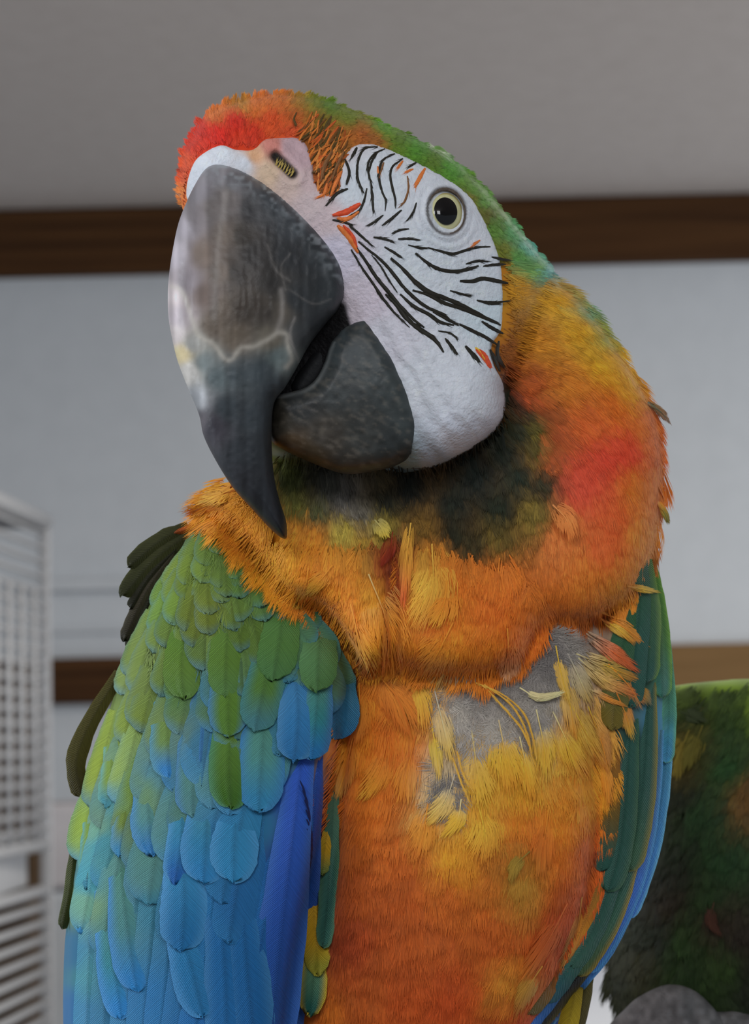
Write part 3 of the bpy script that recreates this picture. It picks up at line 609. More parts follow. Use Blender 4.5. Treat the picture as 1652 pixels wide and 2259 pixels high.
# ------------------------------------------------------------------ single feathers with a vane
def feather(name, base, tip, width, cbase, cmid, ctip, parent=macaw, bend=0.0, l0=2.0, l1=14.0, field=HF, nt_=14, ns=4, cup=7.0, edge=None, edgew=0.75, pw=0.55, split=None, fray=3.0, mat=None, hadd=0.0, label=None, tipshape=0.8, cfun=None):
    """vane grid along a bent rachis; pigment runs base > middle > tip with an optional edge colour"""
    if tip is None: path = smooth_open(base, nt_)
    else:
        base = np.array(base, float); tip = np.array(tip, float); d = tip - base; n = np.array([-d[1], d[0]]) / np.hypot(*d)
        tt = np.linspace(0, 1, nt_)[:, None]; path = base + d * tt + n * bend * np.sin(tt * math.pi)
    tg = np.gradient(path, axis=0); tg /= np.linalg.norm(tg, axis=1)[:, None]; nn = np.stack([-tg[:, 1], tg[:, 0]], 1)
    L = np.linalg.norm(np.diff(path, axis=0), axis=1).sum(); width = min(width, L * 0.9)
    t = 1 - (1 - np.linspace(0, 1, nt_)) ** 1.5
    path = np.stack([np.interp(t, np.linspace(0, 1, nt_), path[:, k]) for k in (0, 1)], 1); s = np.linspace(-1, 1, 2 * ns + 1)
    T, Sg = np.meshgrid(t, s, indexing='ij')
    wprof = np.minimum(1.0, (0.35 + 1.1 * T) ** pw) * np.sqrt(np.clip(1 - np.clip((T - (1 - tipshape * width / L)) / (tipshape * width / L + 1e-6), 0, 1) ** 2.6, 0, 1))
    wprof = np.maximum(wprof, 0.03)
    jag = (RNG.random(T.shape) - .5) * fray * (np.abs(Sg) > 0.8) * 0.5
    off = Sg * wprof * width / 2 + jag
    cx = path[:, 0:1] + nn[:, 0:1] * off; cy = path[:, 1:2] + nn[:, 1:2] * off
    tj = (RNG.random(len(s)) - .5) * fray * 1.6
    cx = cx + tg[:, 0:1] * (tj[None, :] * T ** 6); cy = cy + tg[:, 1:2] * (tj[None, :] * T ** 6)
    h = field(cx, cy)
    hc = field(path[:, 0:1] + 0 * T, path[:, 1:2] + 0 * T)
    h = 0.5 * h + 0.5 * hc
    h = h - 7 + (l0 + 7) * np.clip(T / 0.45, 0, 1) ** .7 + l1 * T - cup * (Sg ** 2) * wprof + hadd + 1.6 * np.exp(-(Sg / 0.10) ** 2)
    if cfun is None:
        cb, cm_, ct = alb(cbase), alb(cmid), alb(ctip)
        k = T[..., None]
        c = np.where(k < 0.6, cb + (cm_ - cb) * np.clip(k / 0.6, 0, 1), cm_ + (ct - cm_) * np.clip((k - 0.6) / 0.3, 0, 1))
        if edge is not None:
            e = np.clip((np.abs(Sg) - edgew) / (1 - edgew + 1e-6), 0, 1)[..., None]; c = c * (1 - e) + alb(edge) * e
    else: c = cfun(T, Sg, cx, cy)
    c = np.clip(c * (1 - 0.22 * np.exp(-(Sg / 0.07) ** 2))[..., None], .003, .95)
    V = P(cx.ravel(), cy.ravel(), h.ravel()); nsx = 2 * ns + 1
    i, j = np.meshgrid(np.arange(nt_ - 1), np.arange(nsx - 1), indexing='ij'); a = (i * nsx + j).ravel()
    F = np.stack([a, a + 1, a + nsx + 1, a + nsx], 1)
    uv = np.stack([off.ravel(), (T * L).ravel()], 1) + 0.0
    return mesh_obj(name, V, F, mat or M_vane, parent, c.reshape(-1, 3), uv, **({'label': label} if label else {}))

# left-hand wing: rows of coverts laid like shingles, then the long flight feathers
def wing_at(u, v):
    k = np.linspace(0, 1, len(wingL_edge))
    l = np.array([np.interp(v, k, wingL_edge[:, 0]), np.interp(v, k, wingL_edge[:, 1])]); r = np.array([np.interp(v, k, wingR_edge[:, 0]), np.interp(v, k, wingR_edge[:, 1])])
    uu = u
    return l + (r - l) * uu
BLUE = alb((46, 108, 156)); GREEN = alb((92, 128, 40))
def covert_col(tipblue, rnd, side):
    def f(T, Sg, cx, cy):
        mid = CM_wing(np.array([cx.mean()]), np.array([cy.mean()]))[0]
        loc = CM_wing(cx, cy).reshape(T.shape + (3,))
        c = 0.6 * mid + 0.4 * loc
        k = np.clip((T - 0.80) / 0.16 + np.abs(Sg) * 0.35 - 0.2, 0, 1)[..., None] * tipblue
        c = c * (1 - k) + (0.55 * BLUE + 0.45 * loc) * k
        e = np.clip((np.abs(Sg) - 0.7) / 0.3, 0, 1)[..., None] * 0.35
        c = c * (1 - e) + (0.5 * loc + 0.5 * BLUE) * e
        return c * rnd
    return f
rows = [  # v of the base, length px, number across, width px, blue in the tip, name
 (0.000, 80, 5, 46, .1), (0.030, 90, 6, 52, .15), (0.062, 95, 7, 56, .2), (0.096, 100, 8, 58, .3), (0.132, 110, 9, 60, .4), (0.170, 120, 9, 66, .5), (0.210, 130, 9, 72, .6), (0.252, 140, 9, 76, .65),
 (0.298, 150, 9, 80, .7), (0.345, 170, 9, 84, .7), (0.395, 190, 9, 88, .75), (0.450, 210, 9, 88, .7), (0.510, 230, 8, 92, .7), (0.570, 260, 8, 92, .6)]
FE = []
for k, (v, L, n, w, tb) in enumerate(rows):
    for i in range(n):
        u = (i + 0.5 + (0.25 if k % 2 else -0.25)) / n + RNG.normal(0, 0.022)
        u = min(max(u, 0.03), 0.97)
        if v > .38 and u > .74: continue
        a = wing_at(u, v + RNG.normal(0, 0.010)); b2 = wing_at(u, min(1, v + 0.10)); d = (b2 - a) / np.hypot(*(b2 - a))
        foreshort = 0.55 + 0.45 * min(1, (u + 0.05) / 0.4)
        ll = L * RNG.uniform(0.85, 1.3) * (0.75 + .25 * foreshort)
        tip = a + d * ll
        FE.append((v, 'wing_covert', a, tip, w * foreshort * RNG.uniform(.95, 1.35), covert_col(tb, RNG.uniform(.82, 1.12), i), 3 + RNG.uniform(0, 4), 9))
for i, u in enumerate(np.linspace(0.05, 0.93, 11)):
    a = wing_at(u, 0.56 + .03 * math.sin(i * 2.1)); b2 = wing_at(u * 0.97 + .01, 1.0)
    tip = a + (b2 - a) * RNG.uniform(.94, 1.02)
    def ff(T, Sg, cx, cy, r=RNG.uniform(.88, 1.12)):
        c = CM_wing(cx, cy).reshape(T.shape + (3,)); m_ = c.mean((0, 1)); c = .5 * c + .5 * m_
        e = np.clip((-Sg - 0.55) / 0.45, 0, 1)[..., None]; c = c * (1 - .4 * e) + BLUE * .4 * e
        return c * r
    FE.append((0.9, 'flight_feather', a, tip, 80 * (0.6 + .4 * min(1, (u + .1) / .4)), ff, 1.0, 10))
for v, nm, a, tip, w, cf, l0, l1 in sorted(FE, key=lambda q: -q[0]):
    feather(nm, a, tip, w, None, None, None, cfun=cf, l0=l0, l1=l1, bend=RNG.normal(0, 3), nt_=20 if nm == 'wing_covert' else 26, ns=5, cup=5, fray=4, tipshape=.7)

sho_poly = [(490, 1165), (570, 1235), (650, 1330), (700, 1390), (660, 1440), (560, 1470), (430, 1470), (330, 1500), (300, 1470), (320, 1400), (370, 1290), (430, 1205)]
sx, sy = seeds_in(sho_poly, 32); a_ = np.stack([(470 - sx) * -.0022 + .0, np.ones(len(sx))], 1); a_[:, 0] = np.clip((sx - 520) * .0012, -.4, .3); a_ /= np.linalg.norm(a_, axis=1)[:, None]
plumage('shoulder_plumage', [barbs(sx, sy, a_, 52, 26, 12, 1.4, 6, 5, CM_wing, HF, jit=.14, cvar=.10, bvar=.12, warp=18, cup=3, spread=(.5, .1), dirnoise=.4)], macaw)
# ================================================================== face
face_out = [c1(140, 500), c1(132, 440), c1(160, 350), c1(205, 306), c1(270, 276), c1(330, 292), c1(400, 292), c1(450, 252), c1(530, 244), c1(600, 254), c1(640, 330), c1(650, 420), c1(690, 470), c1(740, 460), c1(750, 380), c1(790, 290), c1(860, 266), c1(940, 286), c1(1030, 326), c1(1130, 378), c1(1232, 440), c1(1292, 500),
            c1(1342, 590), c1(1384, 690), c1(1404, 760), c1(1412, 850), c2(1412, 60), c2(1404, 160), c2(1366, 225), c2(1376, 300), c2(1412, 380), c2(1422, 460), c2(1402, 540), c2(1332, 612), c2(1252, 662), c2(1150, 712), c2(1050, 738), c2(960, 740), c2(860, 690), c2(700, 620), c2(560, 520), c2(470, 420),
            c1(500, 900), c1(440, 600), c1(400, 450), c1(280, 400), c1(200, 430)]
def face_h(x, y):
    return HF(x, y)
face = Solid(face_out, [(0, 0, 0), (1000, 0, 0), (0, 1000, 0)], 10, 12, 30, 5)
face.F = lambda x, y: HF(x, y) + 9
EC = (984.6, 467.2)
def eye_r(x, y):
    a = math.radians(-13); dx = x - EC[0]; dy = y - EC[1]
    u = dx * math.cos(a) + dy * math.sin(a); v = -dx * math.sin(a) + dy * math.cos(a)
    return np.hypot(u / 37.0, v / 45.0)
def nos(x, y):
    a = np.array([607, 345.]); b = np.array([645, 383.]); e = b - a; t = np.clip(((x - a[0]) * e[0] + (y - a[1]) * e[1]) / (e @ e), 0, 1)
    return np.hypot(x - a[0] - t * e[0], y - a[1] - t * e[1])
cheek_c = (1040, 880)
def face_extra(x, y, d):
    r = eye_r(x, y); h = np.zeros_like(x)
    a_ = np.arctan2(y - EC[1], x - EC[0]); low = .5 + .5 * np.sin(a_ - .5)
    h += 5 * np.exp(-((r - 1.25) / .17) ** 2) + 2.5 * low * np.exp(-((r - 1.72) / .10) ** 2) - 2 * low * np.exp(-((r - 1.52) / .07) ** 2) - 2 * low * np.exp(-((r - 1.95) / .07) ** 2) + 1.5 * (vnoise(a_ * 40, r * 20, 9) - .5) * np.exp(-((r - 1.6) / .4) ** 2)
    h += -14 * np.exp(-(r / 0.95) ** 4)
    h += -7.5 * np.exp(-(nos(x, y) / 13.0) ** 4) + 5 * np.exp(-((nos(x, y) - 24) / 9) ** 2)
    q = np.hypot((x - cheek_c[0]) / 95, (y - cheek_c[1]) / 120); h += 16 * np.exp(-q ** 2 * 1.2)
    # folds of loose skin behind the beak
    s_ = (x - 800) * 0.86 - (y - 700) * 0.5
    w = np.exp(-((x - 940 - (y - 850) * .35) / 85) ** 2) * np.clip((y - 640) / 90, 0, 1)
    h += w * 2.2 * np.sin(s_ / 6.5 + 3.0 * vnoise(x, y, 60)) + 2.4 * (vnoise(x, y, 14) - .5) + 1.6 * (vnoise(x, y, 7) - .5)
    # swollen rim along the beak
    h += 7 * np.exp(-((x - (430 + 0)) / 40) ** 2) * np.exp(-((y - 370) / 60) ** 2)
    return h
V, F = face.mesh(4.0, face_extra)
x, y = V[:, 0], V[:, 1]
CM_face = ColorMap([(440, 380, (225, 210, 215)), (420, 430, (225, 205, 205)), (490, 340, (228, 212, 218)), (540, 360, (226, 205, 205)), (590, 380, (205, 170, 140)), (560, 345, (215, 150, 110)), (600, 320, (190, 120, 105)), (640, 320, (180, 150, 150)), (665, 350, (185, 155, 155)), (640, 400, (195, 170, 155)), (680, 400, (190, 165, 160)), (690, 450, (195, 175, 170)), (720, 480, (198, 178, 175)),
                    (740, 560, (200, 190, 198)), (780, 420, (196, 200, 208)), (850, 400, (196, 204, 210)), (950, 420, (200, 202, 210)), (1050, 520, (205, 200, 205)), (950, 560, (196, 200, 208)), (900, 600, (196, 204, 214)), (1050, 640, (196, 204, 216)), (1080, 700, (190, 200, 214)), (820, 660, (200, 186, 190)), (850, 740, (204, 194, 196)), (930, 850, (206, 200, 202)),
                    (1000, 800, (208, 208, 222)), (1050, 880, (208, 208, 226)), (1000, 960, (196, 196, 206)), (950, 1015, (150, 155, 160)), (900, 1020, (120, 135, 135)), (1060, 950, (196, 196, 210)), (770, 690, (190, 176, 178))])
c = CM_face(x, y) * (1 + 0.10 * (vnoise(x, y, 18) - .5) + .08 * (vnoise(x, y, 6) - .5))[:, None]
r = eye_r(x, y)
top = np.clip(-(y - EC[1] - (x - EC[0]) * .3) / 45, 0, 1); k = np.exp(-((r - 1.12) / (.09 + .07 * top)) ** 4)[:, None] * 0.85; c = c * (1 - k) + alb((62, 52, 46)) * k
k = ((np.exp(-((r - 1.52) / .06) ** 2) * .10 + np.exp(-((r - 1.95) / .06) ** 2) * .16) * (y > 450))[:, None]; c = c * (1 - k) + alb((120, 108, 115)) * k
k = np.exp(-(nos(x, y) / 12.5) ** 6)[:, None]; c = c * (1 - k) + alb((26, 22, 18)) * k  # shade inside the nostril painted dark into the skin
gap = [(600, 960), (590, 900), (640, 800), (700, 690), (742, 660), (758, 676), (764, 700), (770, 720), (740, 800), (800, 900), (700, 980)]
k = np.exp(-(np.where(inside(gap, x, y), 0, dist_poly(np.array(gap, float), x, y)) / 7.0) ** 2)[:, None]; c = c * (1 - k) + alb((22, 20, 20)) * k
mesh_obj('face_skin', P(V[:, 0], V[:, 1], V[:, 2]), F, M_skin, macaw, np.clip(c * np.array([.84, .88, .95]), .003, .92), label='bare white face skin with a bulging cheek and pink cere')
def FH(x, y):
    x = np.asarray(x, float); y = np.asarray(y, float)
    return HF(x, y) + 9 + face_extra(x, y, None)

# dark feather lines on the face
M_line = pigment_mat('face_line_feathers', 0.55, 0.25)
BLACK = (34, 32, 26); ORANGE = (190, 105, 50); RED = (190, 70, 40); YEL = (215, 160, 50); BRN = (110, 75, 45)
lines = [(c1, [(822, 284), (797, 330)], 12, BLACK), (c1, [(905, 282), (852, 290), (826, 340), (822, 400), (838, 450), (850, 470)], 10, BLACK), (c1, [(935, 290), (893, 310), (866, 350), (870, 400), (885, 450)], 9, BLACK),
 (c1, [(908, 300), (882, 340), (868, 390)], 9, BLACK), (c1, [(878, 430), (884, 500), (888, 552)], 11, BLACK), (c1, [(975, 310), (930, 332), (912, 370), (912, 420), (925, 470), (938, 500), (935, 542)], 10, BLACK), (c1, [(1008, 330), (967, 360), (956, 400), (965, 450), (975, 490), (978, 532)], 10, BLACK),
 (c1, [(1062, 345), (1028, 366)], 9, BLACK), (c1, [(1025, 400), (1030, 450), (1016, 500), (1000, 520)], 9, BRN), (c1, [(862, 450), (850, 500), (830, 540), (790, 562)], 9, BLACK), (c1, [(772, 330), (790, 385), (778, 435)], 12, BLACK), (c1, [(785, 452), (740, 472), (695, 522)], 13, BLACK),
 (c1, [(928, 558), (895, 585), (862, 602)], 10, BLACK), (c1, [(1002, 538), (965, 570), (922, 602)], 11, BLACK), (c1, [(1062, 508), (1050, 545), (1025, 582)], 9, BLACK), (c1, [(1032, 614), (995, 620), (963, 634)], 9, BLACK), (c1, [(722, 578), (770, 588), (805, 602)], 11, BLACK),
 (c1, [(888, 648), (930, 655), (972, 668)], 10, BLACK), (c1, [(988, 655), (1030, 655), (1078, 660)], 10, BLACK), (c1, [(790, 600), (840, 645), (885, 685)], 10, BLACK), (c1, [(1028, 680), (1070, 690), (1112, 692)], 8, BLACK), (c1, [(1108, 690), (1160, 705), (1210, 716), (1260, 702), (1310, 690), (1362, 687)], 11, BLACK),
 (c1, [(1058, 713), (1110, 755), (1160, 780), (1220, 787), (1280, 776), (1314, 764)], 15, BLACK), (c1, [(1262, 757), (1310, 745), (1354, 748)], 10, BLACK), (c1, [(1332, 766), (1380, 760), (1424, 758)], 11, BLACK), (c1, [(1366, 728), (1402, 736), (1444, 742)], 10, BLACK), (c1, [(1238, 826), (1290, 827), (1330, 816), (1390, 826), (1434, 836)], 17, BLACK),
 (c1, [(932, 688), (970, 710), (1004, 732)], 10, BLACK), (c1, [(958, 733), (1000, 770), (1030, 802), (1060, 832), (1110, 870), (1170, 892), (1230, 917), (1290, 945), (1344, 972)], 18, BLACK), (c1, [(826, 666), (880, 710), (930, 752), (980, 812), (1010, 852), (1060, 900), (1110, 935), (1170, 960), (1204, 988)], 14, BLACK),
 (c1, [(816, 686), (860, 750), (900, 812), (950, 872), (1000, 932), (1060, 990), (1094, 1014)], 15, BLACK), (c1, [(798, 698), (840, 770), (890, 842), (930, 902), (980, 962), (1034, 1014)], 11, BLACK), (c1, [(1198, 864), (1250, 880), (1284, 886)], 9, BLACK), (c1, [(1306, 904), (1360, 916), (1404, 915)], 12, BLACK), (c1, [(880, 720), (920, 770), (950, 822), (985, 872)], 7, BLACK),
 (c2, [(936, 16), (980, 60), (1020, 112), (1070, 155), (1120, 187), (1150, 217), (1172, 252)], 19, BLACK), (c2, [(996, 16), (1050, 65), (1110, 97), (1160, 130), (1214, 142)], 15, BLACK), (c2, [(1128, 88), (1190, 120), (1234, 142)], 12, BLACK), (c2, [(1178, 195), (1205, 230), (1228, 262)], 14, BLACK), (c2, [(1260, 226), (1290, 260), (1320, 292)], 18, BLACK),
 (c2, [(1046, 0), (1110, 20), (1180, 55), (1250, 75), (1310, 100), (1370, 125), (1404, 142)], 16, BLACK), (c2, [(1236, 138), (1290, 165), (1340, 190), (1394, 224)], 15, BLACK), (c2, [(1326, 126), (1370, 155), (1414, 177)], 14, BLACK), (c2, [(1316, 44), (1370, 50), (1444, 44)], 9, BLACK), (c2, [(1150, 165), (1200, 175), (1230, 200)], 8, BLACK),
 (c2, [(1396, 205), (1390, 260), (1418, 315)], 16, BLACK), (c2, [(1360, 240), (1380, 280), (1400, 330)], 14, BLACK),
 (c1, [(1098, 368), (1074, 410), (1056, 448)], 15, ORANGE), (c1, [(1008, 338), (984, 370)], 10, ORANGE), (c1, [(1050, 372), (1015, 385)], 9, ORANGE), (c1, [(930, 345), (912, 400)], 8, BRN), (c1, [(905, 360), (912, 410)], 8, ORANGE), (c1, [(1320, 660), (1288, 684)], 10, ORANGE), (c2, [(1304, 238), (1338, 270), (1364, 316)], 24, RED), (c2, [(1300, 232), (1322, 252), (1340, 280)], 12, YEL)]
def blade(name, pts, w, col, lift=2.5, n=16, hfun=FH, parent=macaw, mat=None, taper=0.5, barbed=True):
    q = smooth_open(pts, n); tg = np.gradient(q, axis=0); tg /= np.linalg.norm(tg, axis=1)[:, None] + 1e-9; nn = np.stack([-tg[:, 1], tg[:, 0]], 1)
    t = np.linspace(0, 1, n); ww = w / 2 * np.clip(np.sin(np.clip(t * 0.9 + 0.06, 0, 1) * math.pi), 0.05, 1) ** taper * (1 + .25 * (RNG.random(n) - .5))
    rows_ = []
    for s, l in ((-1, 0.3), (-.5, lift * .8), (0, lift), (.5, lift * .8), (1, 0.3)):
        p = q + nn * (ww * s)[:, None]; rows_.append(np.c_[p, hfun(p[:, 0], p[:, 1]) + l])
    V = np.stack(rows_, 1).reshape(-1, 3); a = (np.arange(n - 1)[:, None] * 5 + np.arange(4)[None]).ravel()
    F = np.stack([a, a + 1, a + 6, a + 5], 1)
    if barbed:
        nb = int(6 + np.linalg.norm(np.diff(q, axis=0), axis=1).sum() / 3.5); Vb = []; Fb = []
        for k in range(nb):
            i = RNG.integers(0, n - 2); a0 = RNG.normal(0, .16); d0 = tg[i] * math.cos(a0) + nn[i] * math.sin(a0); st = q[i] + nn[i] * ww[i] * RNG.uniform(-.9, .9); ln = RNG.uniform(9, 20); pw_ = np.array([-d0[1], d0[0]]) * RNG.uniform(.5, 1.0)
            for p in (st + pw_, st - pw_, st + d0 * ln): Vb.append(p)
            Fb.append((len(V) + 3 * k, len(V) + 3 * k + 1, len(V) + 3 * k + 2, len(V) + 3 * k + 2))
        Vb = np.array(Vb); hb = hfun(Vb[:, 0], Vb[:, 1]) + lift * .6 + .4 * RNG.random(len(Vb)); V = np.vstack([V, np.c_[Vb, hb]])
        F = np.vstack([np.stack([F[:, 0], F[:, 1], F[:, 2]], 1), np.stack([F[:, 0], F[:, 2], F[:, 3]], 1), np.array(Fb)[:, :3]])
    c = np.tile(alb(col), (len(V), 1)) * (0.8 + .4 * RNG.random(len(V)))[:, None]
    return mesh_obj(name, P(V[:, 0], V[:, 1], V[:, 2]), F, mat or M_line, parent, np.clip(c, .003, .95))
for cc, pts, w, col in lines:
    o = blade('face_feather', [cc(*p) for p in pts], w / 1.8356 * 1.05, col)
    if col in (ORANGE, RED, YEL): o['label'] = 'orange face feather' if col == ORANGE else ('red face feather' if col == RED else 'yellow face feather')
# lores: loose orange feathers between nostril and face
for cc, pts, w, col in [(c1, [(742, 600), (790, 650), (826, 712)], 24, ORANGE), (c1, [(765, 600), (800, 640), (822, 690)], 16, RED), (c1, [(836, 512), (780, 545), (722, 560)], 24, RED), (c1, [(830, 545), (780, 575), (740, 572)], 18, ORANGE), (c1, [(700, 430), (690, 470), (660, 490)], 14, ORANGE), (c1, [(760, 380), (735, 430), (715, 480)], 16, ORANGE), (c1, [(720, 300), (690, 360), (675, 420)], 16, BRN), (c1, [(770, 300), (740, 360), (720, 420)], 12, BRN)]:
    blade('lore_feather', [cc(*p) for p in pts], w / 1.8356, col, 4)
lpoly = [(650, 262), (700, 262), (770, 300), (760, 400), (768, 436), (720, 455), (700, 420), (688, 340)]
lx, ly = seeds_in(lpoly, 12)
for a, b in zip(lx, ly):
    th = RNG.normal(2.05, .3); l_ = RNG.uniform(28, 48); d_ = np.array([math.cos(th), math.sin(th)]) * l_
    blade('lore_feather', [(a - d_[0] * .5, b - d_[1] * .5), (a + RNG.normal(0, 3), b), (a + d_[0] * .5, b + d_[1] * .5)], RNG.uniform(3, 6.5), random.choice([(95, 62, 30), (70, 58, 28), (165, 92, 36), (185, 105, 44), (140, 72, 30), (80, 60, 30), (170, 80, 34), (190, 120, 60), (180, 110, 50)]), 3, 8, hfun=lambda p, q: HF(p, q) + 5)
# bristles over the nostril
for i in range(7):
    t = i / 6; p0 = np.array([606 + 34 * t, 372 + 22 * t - 8 + 4]); p1 = p0 + np.array([6, -18 + 4 * RNG.random()])
    blade('nostril_bristle', [tuple(p0), tuple((p0 + p1) / 2 + 1), tuple(p1)], 3.2, (150, 130, 70), 2.0, 6, hfun=lambda a, b: HF(a, b) + 6)

# eye
def dome(name, cx, cy, rx, ry, ang, h0, bulge, mat, colf, parent, nr=16, na=48, label=None, part=1.0, sh=0.0):
    a = math.radians(ang); V = [(cx, cy, h0 + bulge)]
    for i in range(1, nr + 1):
        r_ = i / nr
        for k in range(na):
            t = 2 * math.pi * k / na; u, v = rx * r_ * part * math.cos(t), ry * r_ * part * math.sin(t)
            V.append((cx + u * math.cos(a) - v * math.sin(a), cy + u * math.sin(a) + v * math.cos(a), h0 + bulge * math.sqrt(max(0, 1 - (r_ * part * .98) ** 2))))
    V = np.array(V); V[:, 2] += 0.8 * (HF(V[:, 0], V[:, 1]) - float(HF(cx, cy))); F = [(0, 1 + (k + 1) % na, 1 + k) for k in range(na)]
    V[:, 0] += sh; V[:, 1] += sh
    Q = []
    for i in range(nr - 1):
        for k in range(na):
            a0 = 1 + i * na + k; a1 = 1 + i * na + (k + 1) % na; Q.append((a0, a1, a1 + na)); Q.append((a0, a1 + na, a0 + na))
    rr = np.concatenate([[0], np.repeat(np.arange(1, nr + 1) / nr, na)])
    return mesh_obj(name, P(V[:, 0], V[:, 1], V[:, 2]), np.array(F + Q), mat, parent, colf(rr, V), label=label)
eh = float(HF(*EC)) + 2
def iriscol(rr, V):
    c = np.where((rr < .86)[:, None], alb((176, 174, 132)), alb((150, 140, 90)))
    c = c * (1 + .12 * (vnoise(V[:, 0], V[:, 1], 5) - .5))[:, None]
    k = np.clip((rr - .9) / .1, 0, 1)[:, None]; return c * (1 - k) + alb((50, 42, 36)) * k
eye = dome('eye', EC[0], EC[1], 38, 46, -13, eh - 12, 22, M_eye, iriscol, macaw, label='pale yellow eye with a large black pupil')
dome('pupil', EC[0], EC[1], 38, 46, -13, eh - 8.5, 22, M_eye, lambda rr, V: np.tile([.003, .003, .0035], (len(V), 1)), eye, part=.665, sh=-1.5)
# eyelid: a dark bumpy ring
ang = np.linspace(0, 2 * math.pi, 72, endpoint=False); V = []
for a in ang:
    topw = 1.0 + 0.7 * max(0, -math.sin(a)) 
    for b in np.linspace(0, 2 * math.pi, 8, endpoint=False):
        rr = 1.03 + 0.04 * topw + (0.055 * topw) * math.cos(b) + 0.02 * random.random()
        u, v = 37.5 * rr * math.cos(a), 45.5 * rr * math.sin(a); q = math.radians(-13)
        V.append((EC[0] + u * math.cos(q) - v * math.sin(q), EC[1] + u * math.sin(q) + v * math.cos(q), eh + 3 + 5.0 * math.sin(b)))
V = np.array(V); V[:, 2] += 0.8 * (HF(V[:, 0], V[:, 1]) - float(HF(*EC))); F = []
for i in range(72):
    for k in range(8):
        F.append((i * 8 + k, i * 8 + (k + 1) % 8, ((i + 1) % 72) * 8 + (k + 1) % 8, ((i + 1) % 72) * 8 + k))
mesh_obj('eyelid', P(V[:, 0], V[:, 1], V[:, 2]), np.array(F), M_skin, eye, np.tile(alb((78, 68, 60)), (len(V), 1)) * (0.7 + .6 * RNG.random(len(V)))[:, None])

# ================================================================== beak
ub_out = [(414, 440), (394, 491), (381, 551), (373, 606), (370, 655), (373, 711), (389, 787), (411, 847), (439, 915), (449, 961), (476, 1016), (514, 1076), (558, 1125), (596, 1166), (622, 1187), (633, 1184), (631, 1150), (618, 1108), (607, 1065), (601, 1016), (599, 945), (605, 888),
          (628, 856), (653, 814), (683, 760), (721, 711), (745, 684), (760, 655), (762, 628), (757, 592), (743, 560), (716, 524), (678, 483), (634, 442), (585, 404), (547, 382), (509, 367), (476, 362), (452, 374), (432, 404)]
ub = Solid(ub_out, [(440, 480, 305), (418, 600, 345), (425, 720, 360), (460, 880, 365), (530, 1020, 345), (625, 1178, 300), (740, 620, 250), (650, 800, 285), (560, 600, 330), (620, 450, 262), (490, 385, 265), (372, 650, 268), (388, 500, 240), (400, 820, 290), (460, 990, 310), (600, 900, 320), (598, 1050, 310), (680, 660, 290), (550, 800, 345), (480, 700, 360), (680, 520, 265), (570, 1110, 310)], 34, 62, 150, 5)
V, F = ub.mesh(4.0, lambda x, y, d: 1.2 * (vnoise(x, y, 9) - .5) + 1.8 * (vnoise(x * 3, y * .6, 20) - .5))
x, y = V[:, 0], V[:, 1]
CM_ub = ColorMap([(480, 375, (120, 118, 122)), (440, 420, (112, 108, 112)), (430, 480, (110, 104, 106)), (470, 460, (100, 94, 92)), (450, 560, (106, 94, 86)), (520, 400, (92, 91, 94)), (500, 440, (96, 90, 88)), (498, 520, (98, 88, 80)), (530, 520, (58, 54, 50)), (520, 600, (56, 52, 49)), (490, 600, (98, 88, 80)), (455, 650, (96, 84, 78)), (500, 680, (92, 82, 72)), (525, 680, (62, 55, 48)), (560, 460, (58, 58, 60)), (600, 450, (66, 70, 74)), (650, 500, (60, 64, 68)), (700, 560, (50, 54, 57)), (640, 560, (44, 46, 48)), (720, 640, (44, 48, 50)),
                  (660, 660, (48, 51, 53)), (560, 560, (52, 50, 49)), (560, 680, (62, 56, 50)), (585, 690, (60, 55, 50)), (612, 690, (88, 82, 74)), (600, 620, (54, 52, 50)), (650, 740, (50, 53, 55)), (700, 700, (44, 47, 49)), (520, 745, (96, 86, 74)), (470, 720, (92, 82, 72)), (600, 745, (96, 90, 78)),
                  (520, 820, (64, 72, 76)), (480, 830, (82, 92, 94)), (450, 800, (110, 118, 118)), (620, 790, (92, 104, 104)), (580, 820, (62, 70, 74)), (600, 860, (52, 58, 62)), (500, 900, (52, 58, 62)), (560, 920, (50, 56, 60)), (540, 1000, (44, 48, 52)), (470, 940, (56, 54, 60)), (520, 1050, (44, 46, 50)), (590, 1100, (38, 41, 45)), (620, 1170, (34, 36, 40)), (595, 980, (44, 48, 51)),
                  (385, 560, (165, 158, 164)), (400, 500, (150, 144, 150)), (378, 650, (190, 178, 178)), (395, 700, (170, 160, 164)), (385, 740, (190, 180, 178)), (402, 780, (196, 180, 140)), (415, 820, (180, 176, 170)), (432, 880, (150, 152, 155)), (410, 620, (132, 124, 128)), (425, 760, (150, 150, 146)), (440, 930, (84, 80, 84))])  # pale left strip: light glancing off the ridge, painted into the horn
c = CM_ub(x, y) * np.where(x > 520, .8, .92)[:, None]  # darker right of the side ridge: facet shading put into the colour
